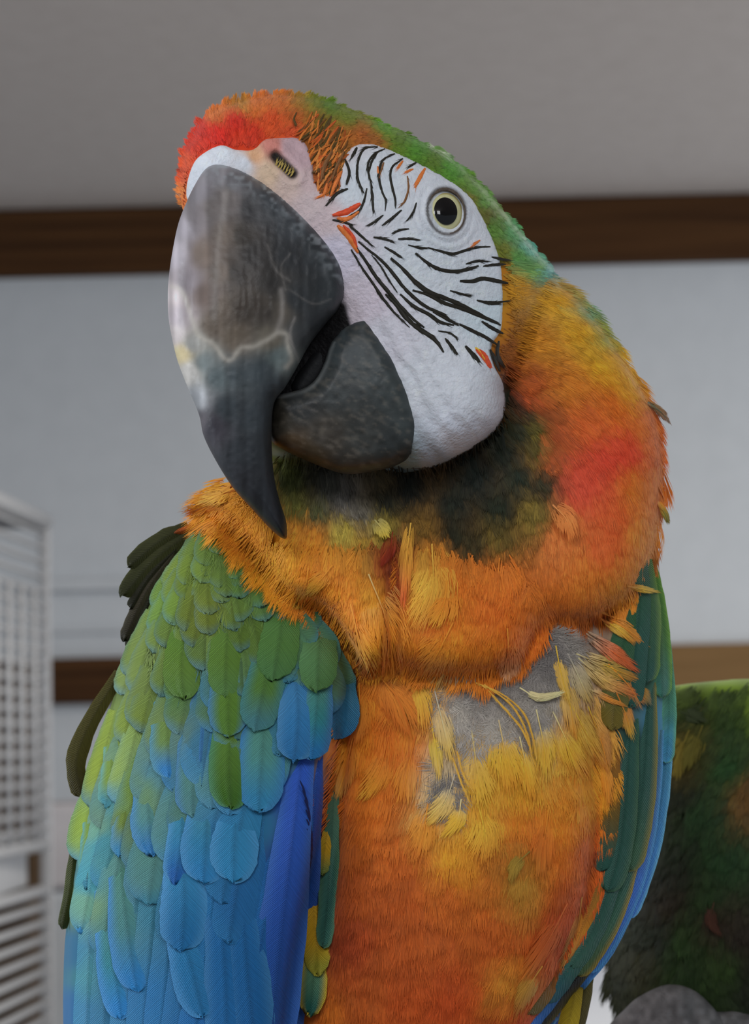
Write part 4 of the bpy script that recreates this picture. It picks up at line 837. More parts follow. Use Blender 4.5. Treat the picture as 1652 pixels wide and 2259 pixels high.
# vertical growth streaks
st = vnoise(x + (y - 500) * -0.02, y * 0.05, 11); c *= (0.72 + .56 * st)[:, None] * (0.9 + .2 * vnoise(x, y, 16))[:, None]
jag = np.array([(378, 632), (398, 640), (412, 668), (424, 705), (440, 742), (470, 758), (494, 790), (512, 792), (530, 768), (560, 764), (592, 748), (612, 734), (632, 738), (634, 760), (644, 792), (632, 810)], float)
jd = dist_poly(smooth_open(jag, 60), x, y, False)
k = (np.exp(-(jd / 6.0) ** 2) * .5 + np.exp(-(jd / 22.0) ** 2) * .10 * (y > 700))[:, None]; c = c * (1 - k) + alb((165, 160, 150)) * k
for pl, wd_, am in (([(590, 540), (600, 575), (612, 600), (640, 620)], 3, .14), ([(640, 560), (620, 590), (630, 640)], 2.5, .14), ([(640, 640), (690, 670), (730, 660)], 2.5, .12), ([(620, 640), (622, 690), (612, 730)], 6, .35), ([(500, 420), (480, 560), (472, 700)], 7, .22), ([(650, 700), (640, 740), (660, 800)], 3, .3)):
    jd = dist_poly(smooth_open(pl, 20), x, y, False); k = (np.exp(-(jd / wd_) ** 2) * am)[:, None]; c = c * (1 - k) + alb((150, 145, 140)) * k
ed = dist_poly(np.array([(476, 366), (547, 386), (634, 446), (716, 528), (757, 596)], float), x, y, False)
k = (np.exp(-(ed / 26) ** 2) * np.clip((vnoise(x, y, 8) - .45) * 3, 0, 1) * .6)[:, None]; c = c * (1 - k) + alb((135, 142, 146)) * k
mesh_obj('upper_beak', P(V[:, 0], V[:, 1], V[:, 2]), F, M_horn, macaw, np.clip(c, .004, .9), label='hooked grey black upper beak with a highlight painted along its ridge')
lb_out = [(800, 687), (765, 711), (743, 738), (727, 762), (716, 798), (700, 831), (678, 852), (645, 864), (606, 874), (596, 901), (594, 945), (600, 974), (623, 991), (667, 1012), (721, 1034), (765, 1046), (819, 1040), (863, 1031), (901, 1011), (922, 984), (930, 950), (925, 901), (906, 852), (884, 803), (857, 754), (830, 711), (814, 690)]
lbk = Solid(lb_out, [(620, 930, 225), (700, 950, 255), (800, 850, 262), (900, 900, 232), (800, 710, 215), (750, 1030, 220), (900, 1000, 215), (690, 850, 250), (760, 780, 245), (860, 960, 245)], 42, 60, 120, 5)
V, F = lbk.mesh(4.5, lambda x, y, d: 1.5 * (vnoise(x, y, 10) - .5) - 4 * np.exp(-((d - 9) / 4) ** 2) * (x > 760))
x, y = V[:, 0], V[:, 1]
CM_lb = ColorMap([(800, 720, (50, 55, 56)), (760, 760, (54, 60, 62)), (830, 800, (56, 62, 63)), (880, 860, (54, 60, 60)), (740, 860, (56, 60, 60)), (660, 900, (50, 52, 52)), (620, 930, (60, 56, 48)), (640, 985, (84, 68, 50)), (720, 960, (66, 62, 56)), (800, 960, (56, 58, 56)), (870, 980, (46, 50, 50)), (760, 1030, (52, 50, 46)), (900, 950, (56, 62, 62)), (690, 1010, (70, 60, 46))])
c = CM_lb(x, y) * .82 * (0.75 + .5 * vnoise(x, y, 14))[:, None]
k = (np.clip(vnoise(x * .35 + y * .3, y - x * .5, 6) - .6, 0, 1) * .35)[:, None]; c = c * (1 - k) + alb((150, 140, 125)) * k
d = dist_poly(lbk.poly, x, y); k = (np.exp(-((d - 5) / 5) ** 2) * (x < 740) * (y < 880) * .35)[:, None]; c = c * (1 - k) + alb((150, 155, 155)) * k
mesh_obj('lower_beak', P(V[:, 0], V[:, 1], V[:, 2]), F, M_horn, macaw, np.clip(c, .004, .9))
tg_out = [(640, 850), (690, 770), (740, 700), (775, 690), (790, 720), (740, 800), (700, 860), (660, 880)]
tg = Solid(tg_out, [(640, 850, 172), (720, 760, 170), (780, 700, 165), (700, 850, 168)], 26, 20, 60)
V, F = tg.mesh(8)
mesh_obj('tongue', P(V[:, 0], V[:, 1], V[:, 2]), F, M_horn, macaw, np.tile([.012, .012, .013], (len(V), 1)), label='dark tongue inside the open beak')

#INSERT_MORE
# ================================================================== more single feathers of the macaw
c4 = lambda x, y: (400 + x / 1.5018, 1000 + y / 1.5018)
c5 = lambda x, y: (120 + x / 2.36, 1120 + y / 2.36)
c6 = lambda x, y: (120 + x / 2.36, 1650 + y / 2.36)
c7 = lambda x, y: (1150 + x / 2.239, 1250 + y / 2.239)
c8 = lambda x, y: (640 + x / 2.1737, 1450 + y / 2.1737)
G1, G2, T1c, B1, B2, B3 = (92, 130, 46), (72, 108, 36), (80, 138, 120), (62, 126, 178), (50, 110, 165), (40, 92, 150)
key = [  # name, base, tip, width, colours, edge, height
 ('wing_covert', (440, 1480), (442, 1680), 60, ((90, 125, 120), (80, 120, 165), (78, 118, 165)), None, 4), ('wing_covert', (430, 1560), (425, 1800), 80, ((85, 130, 120), (85, 135, 120), (80, 130, 130)), (75, 130, 170), 8),
 ('wing_covert', (590, 1500), (570, 1790), 105, ((82, 128, 90), (78, 138, 128), (66, 128, 165)), (60, 125, 175), 9), ('wing_covert', (516, 1560), (510, 1782), 92, (G1, (76, 112, 36), (58, 98, 28)), (72, 128, 90), 13),
 ('wing_covert', (520, 1440), (505, 1625), 90, (G1, (88, 124, 40), (80, 118, 42)), (70, 125, 160), 16), ('wing_covert', (606, 1390), (562, 1612), 88, ((80, 122, 56), (80, 118, 48), (66, 118, 120)), (66, 122, 120), 17), ('wing_covert', (412, 1370), (405, 1540), 82, (G1, (98, 130, 46), (90, 124, 54)), None, 13), ('wing_covert', (505, 1350), (497, 1538), 78, ((96, 128, 50), (90, 124, 44), (84, 122, 60)), None, 14),
 ('wing_covert', (368, 1530), (372, 1712), 82, ((118, 140, 62), (112, 142, 72), (68, 128, 185)), (88, 148, 170), 12), ('wing_covert', (648, 1470), (648, 1680), 92, ((84, 125, 165), (60, 116, 165), (52, 106, 155)), (70, 128, 172), 27), ('wing_covert', (708, 1460), (688, 1676), 74, ((84, 128, 88), (66, 126, 130), (52, 115, 168)), (66, 118, 165), 29),
 ('wing_covert', (712, 1355), (700, 1525), 84, ((96, 134, 90), (84, 126, 74), (76, 116, 64)), None, 33), ('wing_covert', (628, 1310), (602, 1500), 88, ((78, 118, 58), (80, 120, 54), (74, 116, 62)), None, 16),
 ('flight_feather', (530, 1880), (565, 2330), 100, (B2, (42, 102, 158), (38, 95, 150)), B1, 4), ('flight_feather', (470, 1900), (500, 2330), 95, (B2, (46, 108, 165), (44, 104, 160)), B1, 5), ('flight_feather', (672, 1625), (592, 2340), 110, ((66, 92, 190), (56, 88, 170), (48, 84, 150)), (60, 105, 180), 16), ('flight_feather', (704, 1640), (640, 2300), 50, ((54, 82, 170), (48, 78, 150), (44, 74, 140)), (60, 100, 180), 18),
 ('wing_covert', (525, 1750), (515, 1945), 108, ((62, 122, 160), (64, 130, 172), (66, 134, 180)), (72, 142, 190), 9), ('wing_covert', (455, 1720), (448, 1948), 112, ((78, 138, 132), (64, 128, 165), (62, 128, 180)), (72, 140, 190), 10), ('wing_covert', (395, 1720), (385, 1950), 70, ((84, 138, 140), (66, 130, 170), (44, 96, 165)), (80, 148, 195), 12),
 ('wing_covert', (380, 1980), (448, 2242), 98, ((64, 132, 175), (54, 122, 172), (50, 115, 165)), (74, 145, 200), 8), ('wing_covert', (388, 1820), (400, 2098), 108, ((72, 138, 172), (58, 124, 170), (52, 115, 168)), (78, 148, 200), 11), ('wing_covert', (322, 1690), (336, 1888), 84, ((112, 148, 110), (86, 142, 138), (60, 118, 172)), (78, 142, 190), 13), ('wing_covert', (262, 1860), (302, 2186), 88, ((88, 142, 112), (78, 138, 138), (60, 130, 190)), (74, 145, 205), 9), ('wing_covert', (225, 1940), (268, 2246), 78, ((96, 150, 130), (80, 142, 150), (64, 136, 200)), (76, 150, 212), 7),
 ('wing_covert', (180, 1920), (178, 2058), 36, ((130, 165, 72), (118, 160, 92), (82, 140, 190)), (90, 160, 200), 9), ('wing_covert', (196, 1780), (190, 1960), 46, ((125, 156, 66), (128, 160, 64), (90, 140, 160)), (100, 168, 170), 12), ('wing_covert', (245, 1640), (232, 1780), 48, ((128, 154, 70), (130, 158, 66), (98, 145, 155)), (110, 170, 160), 12), ('wing_covert', (285, 1720), (262, 1890), 50, ((120, 146, 62), (118, 140, 60), (86, 140, 180)), (90, 150, 180), 12),
 ('scapular_feather', (740, 1690), (714, 2088), 40, ((90, 128, 96), (64, 108, 92), (56, 100, 84)), (80, 120, 90), 36), ('scapular_feather', (728, 1800), (712, 1930), 26, ((200, 155, 40), (205, 158, 36), (120, 130, 60)), None, 44), ('scapular_feather', (690, 1950), (704, 2150), 60, ((210, 155, 32), (214, 160, 34), (150, 140, 45)), None, 42), ('scapular_feather', (694, 2050), (684, 2240), 64, ((110, 132, 80), (84, 124, 92), (36, 88, 74)), (190, 158, 34), 52)]
for nm, a, b, w, (q0, q1, q2), e, hh in key:
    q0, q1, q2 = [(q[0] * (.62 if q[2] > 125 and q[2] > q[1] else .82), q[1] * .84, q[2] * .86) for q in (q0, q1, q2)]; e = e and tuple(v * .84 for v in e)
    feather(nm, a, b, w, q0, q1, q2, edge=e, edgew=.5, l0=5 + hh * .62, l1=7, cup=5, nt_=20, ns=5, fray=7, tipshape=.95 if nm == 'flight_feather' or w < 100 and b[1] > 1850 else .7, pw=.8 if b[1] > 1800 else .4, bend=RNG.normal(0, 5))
# dark strips painted as the shade in slits between the blue feather's barbs
for k in range(9):
    t = k / 8; x0 = 668 + 18 * t - 20 * (t - .4) ** 2 * 2; y0 = 1722 + 170 * t
    blade('barb_gap_shade', [(x0, y0), (x0 + 9, y0 + 22), (x0 + 14 - 3 * t, y0 + 50)], 4.5, (14, 28, 70), 0.6, 8, hfun=lambda a, b: HF(a, b) + 20, barbed=False)

# the other wing: long feathers along its curved edge
rwR = np.array([(1440, 1235), (1463, 1330), (1478, 1450), (1483, 1560), (1479, 1660), (1465, 1780), (1440, 1900), (1400, 2010), (1350, 2100), (1270, 2190), (1190, 2285)], float)
rwL = np.array([(1395, 1235), (1385, 1330), (1355, 1450), (1340, 1560), (1334, 1660), (1330, 1780), (1318, 1900), (1285, 2010), (1245, 2095), (1190, 2190), (1120, 2285)], float)
def rpath(u, v0, v1, n=6):
    k = np.linspace(0, 1, len(rwR)); vv = np.linspace(v0, v1, n)
    f = lambda A: np.stack([np.interp(vv, k, A[:, 0]), np.interp(vv, k, A[:, 1])], 1)
    return f(rwL) + (f(rwR) - f(rwL)) * u
DG, TE, OL, BL, NB = (44, 78, 52), (38, 74, 64), (96, 84, 34), (46, 102, 178), (26, 30, 34)
rfe = [(.10, .0, .35, 60, DG, DG, OL, None, 2), (.35, .0, .3, 60, DG, TE, TE, None, 4), (.6, -.0, .25, 56, (56, 92, 40), DG, TE, (90, 120, 50), 6), (.85, .0, .28, 44, (70, 108, 44), (62, 100, 50), (54, 104, 90), (100, 140, 60), 8), (.95, .15, .42, 34, (74, 116, 50), (62, 116, 100), (58, 126, 160), (90, 150, 120), 7),
 (.95, .3, .72, 36, (60, 120, 120), (54, 118, 172), (46, 104, 180), (96, 160, 190), 3), (.80, .35, .85, 44, (52, 96, 110), (46, 98, 180), (44, 96, 170), (70, 140, 190), 0), (.62, .25, .62, 62, TE, TE, (46, 80, 56), (120, 110, 44), 3), (.60, .5, .86, 54, TE, (44, 82, 64), (60, 84, 52), (140, 118, 44), 0), (.36, .3, .66, 60, TE, (38, 72, 62), TE, (52, 84, 60), 2), (.36, .55, .84, 54, TE, (44, 76, 66), (48, 82, 70), None, 0),
 (.12, .35, .62, 46, (150, 92, 32), (96, 76, 34), TE, None, 1), (.14, .58, .80, 44, (80, 76, 34), (150, 96, 32), (168, 110, 34), None, 3), (.34, .72, .92, 50, (46, 82, 60), (44, 80, 72), (36, 74, 84), None, 2), (.14, .74, .95, 40, (90, 70, 30), (110, 66, 28), (84, 70, 34), None, 1), (.94, .68, 1.0, 26, (50, 108, 180), (48, 104, 170), (38, 80, 120), (80, 140, 190), 1), (.72, .66, 1.0, 34, NB, (30, 34, 34), NB, (70, 66, 40), 3), (.45, .82, 1.0, 34, TE, (36, 80, 130), (40, 90, 165), None, 1)]
for u, v0, v1, w, q0, q1, q2, e, hh in rfe:
    feather('flight_feather' if v1 > .6 else 'wing_covert', rpath(u, v0, v1), None, w, q0, q1, q2, edge=e, edgew=.6, l0=4 + hh, l1=6, cup=6, nt_=20, fray=4)
feather('tail_feather', [(1275, 2150), (1262, 2220), (1235, 2340)], None, 44, (120, 100, 30), (150, 128, 34), (150, 128, 34), l0=0, l1=0, field=lambda x, y: -60 + 0 * x)
feather('tail_feather', [(1302, 2130), (1284, 2220), (1250, 2340)], None, 36, (84, 76, 34), (70, 64, 36), (70, 64, 36), l0=0, l1=0, field=lambda x, y: -75 + 0 * x)
feather('flight_feather', [(1418, 1690), (1432, 1750), (1426, 1800)], None, 26, (190, 130, 40), (190, 130, 40), (150, 110, 50), l0=12, l1=2)

# feathers of the far shoulder, seen behind the left wing
OLV, DRK = (48, 50, 26), (34, 34, 22)
for pts, w, q in [([(700, 100), (560, 165), (385, 305)], 100, OLV), ([(730, 120), (540, 250), (350, 462)], 110, OLV), ([(660, 190), (500, 350), (392, 525)], 64, DRK), ([(640, 210), (480, 430), (360, 690)], 70, (52, 48, 36)), ([(560, 330), (460, 560), (380, 740)], 60, DRK), ([(760, 70), (690, 110), (630, 130)], 40, (150, 74, 30)), ([(340, 860), (190, 1110), (112, 1320), (145, 1510)], 110, (60, 56, 24)), ([(170, 1500), (110, 1750), (80, 2000), (40, 2190)], 60, (56, 62, 30))]:
    feather('scapular_feather', [c5(*p) for p in pts], None, w / 2.36, q, q, tuple(int(v * .8) for v in q), l0=0, l1=0, field=lambda x, y: -62 + 0 * x, fray=6, edge=tuple(int(v * 1.15) for v in q))

# loose breast feathers, barb by barb
def tuft(name, pts, w, q0, q1, q2, nb=46, bw=2.4, l0=8, l1=14, phi=(0.5, 0.1), label=None, hf=HF, cup=4.0, gap=0.06, parent=macaw, cmap=None, mixl=.4):
    q = smooth_open(pts, 40); tg = np.gradient(q, axis=0); L = np.linalg.norm(tg, axis=1).sum(); tg /= np.linalg.norm(tg, axis=1)[:, None]; nn = np.stack([-tg[:, 1], tg[:, 0]], 1)
    Vs, Fs, Cs = [], [], []; a0, a1, a2 = alb(q0), alb(q1), alb(q2)
    def colr(t): return a0 + (a1 - a0) * min(1, t / .5) if t < .5 else a1 + (a2 - a1) * min(1, (t - .5) / .45)
    def add(p3, c3, f):
        o = len(Vs); Vs.extend(p3); Cs.extend(c3); Fs.extend([tuple(i + o for i in g) for g in f])
    tv = np.linspace(0, 1, 40)
    def at(a, b):
        a = np.asarray(a); ac = np.clip(a, 0, 1)
        x = np.interp(ac, tv, q[:, 0]) + (a - ac) * L * tg[-1, 0]; y = np.interp(ac, tv, q[:, 1]) + (a - ac) * L * tg[-1, 1]
        return np.stack([x + np.interp(ac, tv, nn[:, 0]) * b * w / 2, y + np.interp(ac, tv, nn[:, 1]) * b * w / 2], -1)
    K = int(nb * 1.6)
    for k in range(K):
        b = RNG.uniform(-1, 1); e = (1 - .42 * b * b) * RNG.uniform(.8, 1.07); s0 = max(-.02, e - RNG.uniform(.35, .7)); cu = RNG.normal(0, .10)
        aa = np.array([s0, s0 + (e - s0) * .35, s0 + (e - s0) * .7, e]); bb = np.array([b * .35, b * .75, b * .95 + cu * .4, b * 1.05 + cu])
        pc = at(aa, bb); d = np.gradient(pc, axis=0); d /= np.linalg.norm(d, axis=1)[:, None] + 1e-9; nx_ = np.stack([-d[:, 1], d[:, 0]], 1) * (bw / 2 * RNG.uniform(.7, 1.2))
        p = np.vstack([pc[0] + nx_[0], pc[0] - nx_[0], pc[1] + nx_[1], pc[1] - nx_[1], pc[2] + nx_[2] * .8, pc[2] - nx_[2] * .8, pc[3][None]]) if False else np.array([pc[0] + nx_[0], pc[0] - nx_[0], pc[1] + nx_[1], pc[1] - nx_[1], pc[2] + nx_[2] * .8, pc[2] - nx_[2] * .8, pc[3]])
        pa_ = np.array([aa[0], aa[0], aa[1], aa[1], aa[2], aa[2], aa[3]]); pb_ = np.array([bb[0], bb[0], bb[1], bb[1], bb[2], bb[2], bb[3]])
        h = hf(p[:, 0], p[:, 1]) + l0 * np.clip(pa_ / .4, 0.1, 1) + l1 * np.clip(pa_, 0, 1.1) - cup * pb_ ** 2 + RNG.uniform(0, 1.5)
        br = RNG.normal(1, .09); loc = cmap(p[:, 0], p[:, 1]) if cmap is not None else None
        cs = [colr(min(1, max(0, g))) for g in pa_]
        if loc is not None: cs = [c * (1 - mixl) + l_ * mixl for c, l_ in zip(cs, loc)]
        add(np.c_[p, h], [np.clip(c * br, .003, .95) for c in cs], [(0, 1, 3), (0, 3, 2), (2, 3, 5), (2, 5, 4), (4, 5, 6)])
    for i in range(0, 38, 2):
        ww = 1.5 * (1 - i / 42); p = [q[i] + nn[i] * ww, q[i] - nn[i] * ww, q[i + 2] + nn[i + 2] * ww, q[i + 2] - nn[i + 2] * ww]; p = np.array(p)
        h = hf(p[:, 0], p[:, 1]) + l0 + l1 * np.array([i, i, i + 2, i + 2]) / 39 + 2.5
        add(np.c_[p, h], [np.clip(colr(i / 39) * 1.05, .003, .95)] * 4, [(0, 1, 3), (0, 3, 2)])
    V = np.array(Vs); return mesh_obj(name, P(V[:, 0], V[:, 1], V[:, 2]), np.array(Fs), M_plume, parent, np.array(Cs), label=label)
CR, GD, OR, RO, GY, BO = (190, 178, 130), (212, 158, 46), (205, 125, 36), (198, 92, 38), (158, 150, 138), (180, 92, 26)
tufts = [(c7, [(385, 235), (520, 310), (668, 424)], 66, OR, OR, OR), (c7, [(390, 255), (480, 310), (562, 382)], 46, GD, GD, OR), (c7, [(320, 330), (450, 420), (580, 515)], 74, (175, 160, 130), RO, (190, 84, 36)), (c7, [(560, 600), (600, 630), (640, 690)], 60, OR, (170, 120, 40), OL), (c7, [(460, 600), (515, 730), (550, 856)], 66, (165, 90, 30), OR, GD), (c7, [(430, 480), (540, 600), (600, 700)], 90, OR, (190, 110, 36), OR),
 (c7, [(270, 430), (420, 490), (585, 560)], 96, CR, GD, OR), (c7, [(280, 450), (410, 560), (595, 642)], 80, CR, (205, 160, 80), RO), (c7, [(330, 600), (420, 650), (520, 690)], 30, CR, OR, OR), (c7, [(230, 430), (290, 560), (350, 690)], 90, GY, CR, GD), (c7, [(170, 390), (195, 520), (240, 690)], 60, (205, 160, 60), GD, GD), (c7, [(215, 620), (320, 820), (430, 1010)], 100, GD, GD, OR), (c7, [(330, 690), (390, 850), (435, 1020)], 90, GD, OR, OR), (c7, [(380, 900), (420, 1050), (440, 1180)], 60, GD, OR, OR),
 (c8, [(1180, 250), (1215, 420), (1225, 580)], 120, CR, GD, GD), (c8, [(1260, 260), (1340, 430), (1420, 590)], 130, CR, GD, OR), (c8, [(1300, 60), (1340, 220), (1370, 400)], 90, GD, GD, OR), (c8, [(1000, 300), (1035, 480), (1070, 660)], 190, (180, 160, 120), GD, OR), (c8, [(870, 350), (900, 560), (935, 740)], 170, (170, 155, 110), (205, 160, 60), GD), (c8, [(1100, 380), (1130, 520), (1160, 700)], 120, CR, GD, OR),
 (c8, [(690, 150), (735, 330), (775, 500)], 90, GY, CR, GD), (c8, [(680, 330), (700, 450), (716, 585)], 60, GD, (190, 165, 60), GD), (c8, [(790, 560), (740, 700), (650, 800)], 110, GY, (185, 165, 100), GD), (c8, [(820, 680), (800, 780), (720, 870)], 80, CR, GD, GD), (c8, [(900, 700), (930, 850), (900, 1000)], 200, GD, GD, OR), (c8, [(560, 70), (620, 190), (650, 370)], 110, GD, GD, OR), (c8, [(420, 80), (520, 210), (585, 390)], 170, OR, BO, BO), (c8, [(330, 90), (330, 260), (300, 430)], 170, OR, OR, BO),
 (c8, [(470, 380), (420, 560), (330, 690)], 120, BO, OR, GD), (c8, [(300, 380), (270, 520), (225, 680)], 110, OR, OR, GD), (c8, [(600, 380), (560, 560), (540, 720)], 150, BO, OR, OR), (c8, [(660, 700), (640, 840), (600, 980)], 130, OR, OR, (200, 120, 40)),
 (c8, [(1150, 930), (1080, 1000), (1060, 1090)], 60, (120, 100, 40), (150, 120, 44), (140, 110, 40)), (c8, [(1240, 720), (1215, 900), (1200, 1080)], 120, OR, (180, 95, 30), (180, 95, 30)), (c8, [(1210, 1480), (1130, 1600), (1080, 1720)], 80, (190, 130, 40), (160, 120, 44), (150, 100, 36)), (c8, [(1330, 1180), (1230, 1370), (1100, 1560)], 110, (185, 90, 30), (175, 84, 28), (190, 110, 34)), (c8, [(1400, 1150), (1370, 1330), (1290, 1500)], 60, (170, 110, 30), (180, 110, 32), (150, 110, 40)),
 (c4, [(620, 400), (680, 560), (705, 745)], 150, (180, 155, 100), OR, OR), (c4, [(560, 500), (590, 620), (640, 745)], 120, OR, OR, GD), (c4, [(830, 300), (830, 440), (770, 590)], 150, (215, 150, 60), (240, 150, 52), (225, 150, 52)), (c4, [(760, 230), (745, 350), (735, 520)], 44, (200, 150, 60), (205, 140, 48), (190, 80, 40)), (c4, [(880, 420), (870, 500), (830, 580)], 110, OR, OR, GD), (c4, [(900, 560), (850, 660), (800, 740)], 130, OR, OR, (215, 140, 50)), (c4, [(1080, 580), (1085, 680), (1080, 760)], 90, OR, BO, OR),
 (c4, [(1545, -170), (1590, -135), (1622, -95)], 24, (80, 92, 70), (70, 82, 66), (96, 104, 96)), (c4, [(1580, 160), (1602, 200), (1616, 240)], 20, (190, 120, 40), (110, 120, 50), (80, 110, 60)), (c4, [(1480, 440), (1530, 450), (1585, 462)], 22, OR, GD, GD), (c4, [(420, 380), (410, 440), (375, 520)], 60, OR, OR, GD), (c4, [(500, 370), (460, 420), (400, 480)], 60, OR, (220, 130, 44), GD), (c4, [(180, 110), (120, 140), (52, 165)], 60, (245, 130, 28), (250, 140, 40), (225, 160, 70)), (c4, [(1230, 170), (1275, 220), (1290, 290)], 70, (205, 125, 70), (210, 125, 60), (190, 110, 45)), (c4, [(640, 220), (665, 250), (680, 285)], 50, (150, 140, 90), (185, 165, 80), (200, 170, 60)), (c4, [(700, 260), (690, 320), (660, 380)], 40, (110, 40, 16), (130, 40, 18), (120, 36, 16))]
for i, (cc, pts, w, q0, q1, q2) in enumerate(tufts):
    sc = {id(c7): 2.239, id(c8): 2.1737, id(c4): 1.5018}[id(cc)]
    tuft('breast_feather', [cc(*p) for p in pts], w / sc * 1.1, q0, q1, q2, nb=30 + int(w / sc * .9), l0=(25 if cc is c4 else 8) + (i % 3), l1=8, bw=2.0, cmap=CM_body, mixl=.45 if w / sc > 40 else .25)
tuft('down_feather', [c8(1100, 145), c8(1180, 190), c8(1250, 186), c8(1322, 164)], 17, CR, CR, (200, 190, 140), l0=22, l1=6, phi=(.3, .08), label='small curled cream feather')
for pts in ([(890, 122), (1020, 180), (1120, 270), (1165, 390), (1182, 490)], [(930, 130), (1060, 230), (1130, 350), (1160, 470)], [(780, 480), (820, 600), (860, 690)], [(800, 450), (830, 560), (880, 650)], [(950, 160), (1100, 330), (1150, 430)]):
    blade('loose_barb', [c8(*p) for p in pts], 4.5, (205, 150, 60), 3, 18, hfun=lambda a, b: HF(a, b) + 24, taper=.3)
def down(poly, cols, sp=10, L=62):
    sx, sy = seeds_in(poly, sp); th = RNG.uniform(.2, 2.9, len(sx)); cmg = ColorMap([(RNG.uniform(900, 1350), RNG.uniform(1380, 1800), c) for c in cols * 6])
    return barbs(sx, sy, np.stack([np.cos(th), np.sin(th)], 1), L, 16, 9, 1.15, 4, 8, cmg, HF, jit=.5, cvar=.09, bvar=.12, cup=0, spread=(.6, .2), dirnoise=1.2)
GR = [(150, 143, 135), (128, 122, 116), (165, 158, 146), (105, 100, 96)]
plumage('grey_down', [down([c8(*p) for p in [(690, 130), (900, 115), (1090, 215), (1180, 330), (1110, 420), (980, 370), (850, 410), (780, 340)]], GR), down([c8(*p) for p in [(930, 110), (1080, 60), (1190, -10), (1180, -110), (1290, -140), (1370, -70), (1250, 40), (1260, 180), (1200, 290), (1080, 210)]], GR), down([c8(*p) for p in [(690, 560), (790, 520), (810, 640), (760, 740), (690, 680)]], GR)], macaw, label='loose grey down showing between the breast feathers')

# ================================================================== the second parrot
q_out = [(1400, 1560), (1440, 1525), (1500, 1508), (1580, 1500), (1652, 1496), (1760, 1500), (1900, 1560), (1990, 1760), (2000, 2050), (1900, 2330), (1700, 2420), (1560, 2400), (1450, 2330), (1392, 2265), (1372, 2228), (1350, 2188), (1345, 2080), (1370, 1900), (1380, 1700)]
H2 = -900
p2 = Solid(q_out, [(1500, 1600, H2), (1650, 1560, H2 + 10), (1650, 1800, H2 + 130), (1500, 1900, H2 + 90), (1420, 2100, H2 + 40), (1600, 2100, H2 + 140), (1800, 1800, H2 + 110), (1900, 2100, H2 + 60), (1600, 2350, H2 + 80), (1900, 1700, H2 + 20)], 150, 110, 500)
b2 = P(1650, 2400, H2 - 150)
par2 = empty('green_parrot', tuple(b2), 'green parrot with painted shade partly hidden at the right edge behind the macaw', 'parrot')
gp = [(1500, 1512, (120, 150, 40)), (1600, 1502, (120, 150, 40)), (1700, 1502, (120, 150, 40)), (1500, 1540, (80, 104, 36)), (1600, 1545, (72, 100, 36)), (1520, 1580, (52, 72, 30)), (1600, 1620, (50, 86, 34)), (1520, 1640, (120, 112, 34)), (1495, 1680, (110, 92, 30)), (1550, 1660, (70, 84, 30)), (1600, 1700, (40, 92, 36)), (1550, 1800, (38, 80, 36)), (1650, 1765, (150, 105, 40)), (1500, 1760, (36, 48, 28)), (1480, 1900, (34, 50, 28)), (1600, 1900, (38, 82, 34)), (1560, 2000, (46, 80, 32)),
      (1575, 2030, (64, 44, 28)), (1470, 2000, (50, 44, 26)), (1640, 2080, (54, 44, 30)), (1450, 2080, (40, 52, 34)), (1500, 2080, (52, 86, 34)), (1500, 2130, (48, 78, 30)), (1400, 2150, (62, 64, 30)), (1360, 2180, (50, 58, 28)), (1600, 2150, (60, 88, 34)), (1650, 2180, (40, 48, 28)), (1800, 1800, (44, 86, 34)), (1800, 2200, (44, 76, 32)), (1460, 1950, (38, 46, 30))]
CM2 = ColorMap([(a, b, tuple(v * (.62 if b > 1530 else 1) for v in c)) for a, b, c in gp])  # shade on the body and bright top rim put into the plumage colour
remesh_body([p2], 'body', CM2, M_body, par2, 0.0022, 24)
HF2 = Field([p2], 1300, 1440, 2080, 2480)
flow2 = DirMap([(1500, 1510, -.7, .6), (1650, 1500, -.4, .9), (1550, 1650, -.5, .85), (1600, 1900, -.3, .95), (1450, 2050, -.35, .9), (1400, 2150, -.2, 1), (1600, 2150, .2, 1), (1800, 1800, .1, 1)])
q_poly = smooth_closed(q_out); q_poly = [tuple(p) for p in q_poly + (np.array([1650, 1950]) - q_poly) * .02 if p[0] < 1760]
sx, sy = seeds_in(q_poly, 18)
plumage('body_plumage', [barbs(sx, sy, flow2(sx, sy), 80, 22, 18, 2.4, 2, 10, CM2, HF2, jit=.13, cvar=.1, bvar=.13, warp=14, cup=3, spread=(.35, .07))], par2)
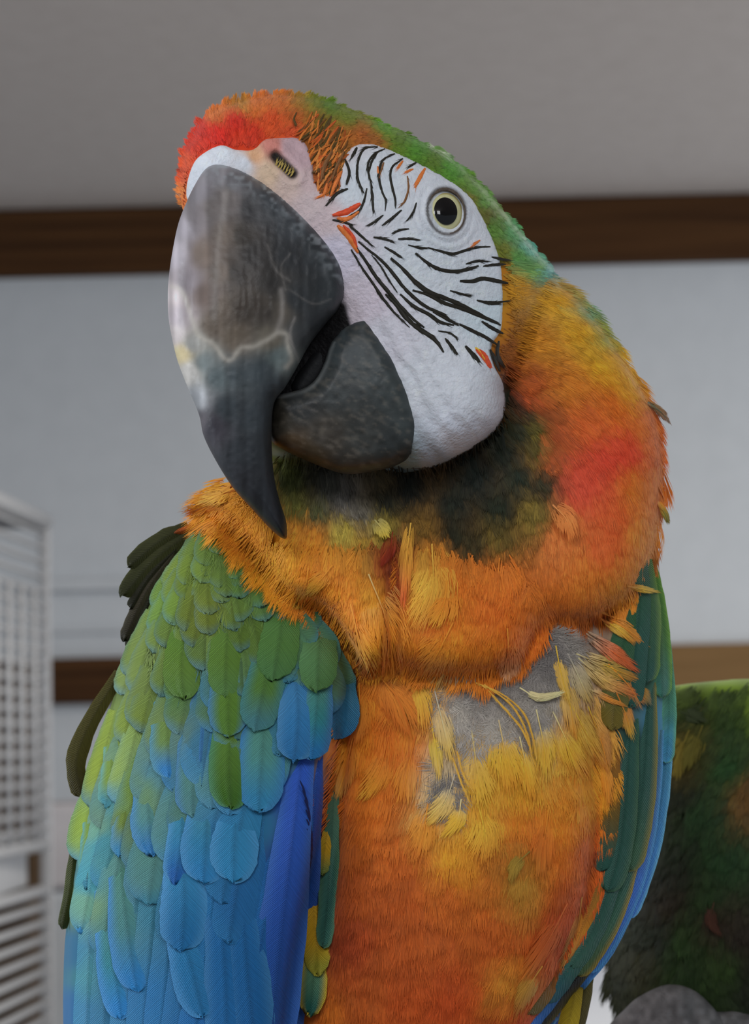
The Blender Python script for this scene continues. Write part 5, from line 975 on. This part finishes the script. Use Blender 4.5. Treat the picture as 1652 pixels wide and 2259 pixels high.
for pts, w, q in [([(1500, 1570), (1530, 1580), (1560, 1592)], 30, (40, 50, 26)), ([(1520, 1610), (1500, 1660), (1490, 1720)], 60, (96, 86, 28)), ([(1550, 1600), (1530, 1650), (1510, 1700)], 50, (84, 80, 26)), ([(1575, 1990), (1568, 2030), (1590, 2065)], 26, (58, 34, 22))]:
    tuft('body_feather', pts, w, q, q, q, hf=HF2, parent=par2, l0=10)
M_foot = pigment_mat('scaly_foot', 0.75, 0.25, bump=(1400, 1.0))
for out, ctr in [([(1335, 2290), (1382, 2222), (1425, 2190), (1475, 2172), (1525, 2182), (1565, 2214), (1604, 2266), (1630, 2340), (1560, 2400), (1400, 2400)], 40), ([(1560, 2250), (1600, 2232), (1650, 2236), (1690, 2270), (1720, 2340), (1690, 2400), (1590, 2400)], 0)]:
    so = Solid(out, [(1400, 2300, H2 + 190 + ctr), (1500, 2220, H2 + 190 + ctr), (1500, 2300, H2 + 215 + ctr), (1600, 2350, H2 + 200 + ctr), (1690, 2300, H2 + 190 + ctr)], 70, 80, 120)
    V, F = so.mesh(6, lambda x, y, d: 5 * (vnoise(x, y, 13) - .5) + 4 * (vnoise(x, y, 6) - .5) - 7 * np.clip(np.sin((x * .8 + y * .25) / 14) - .55, 0, 1) + 10 * (vnoise(x, y, 26) - .5))
    cc_ = np.tile(alb((96, 96, 96)), (len(V), 1)) * (.62 + .76 * vnoise(V[:, 0], V[:, 1], 12))[:, None]
    mesh_obj('foot', P(V[:, 0], V[:, 1], V[:, 2]), F, M_foot, par2, np.clip(cc_, .003, .9), label='scaly grey foot')

# perch that carries both birds, just below the picture
pa = Vector(P(700, 2890, -60)); pb = Vector(P(1560, 2650, H2 + 60)); dd = (pb - pa).normalized()
stand = empty('perch_stand', (pa.x, pa.y, 0), 'wooden perch on a metal stand below both parrots', 'perch')
rod('perch_rod', pa - dd * 0.12, pb + dd * 0.15, 0.016, M_perch, stand, 16)
mid = (pa + pb) / 2
rod('pole', (mid.x, mid.y, 0.03), (mid.x, mid.y, mid.z), 0.012, M_metal, stand, 12)
bm = bmesh.new(); bmesh.ops.create_cone(bm, cap_ends=True, segments=32, radius1=0.2, radius2=0.18, depth=0.03, matrix=Matrix.Translation((mid.x, mid.y, 0.015))); bm_obj('base_plate', bm, M_metal, stand)
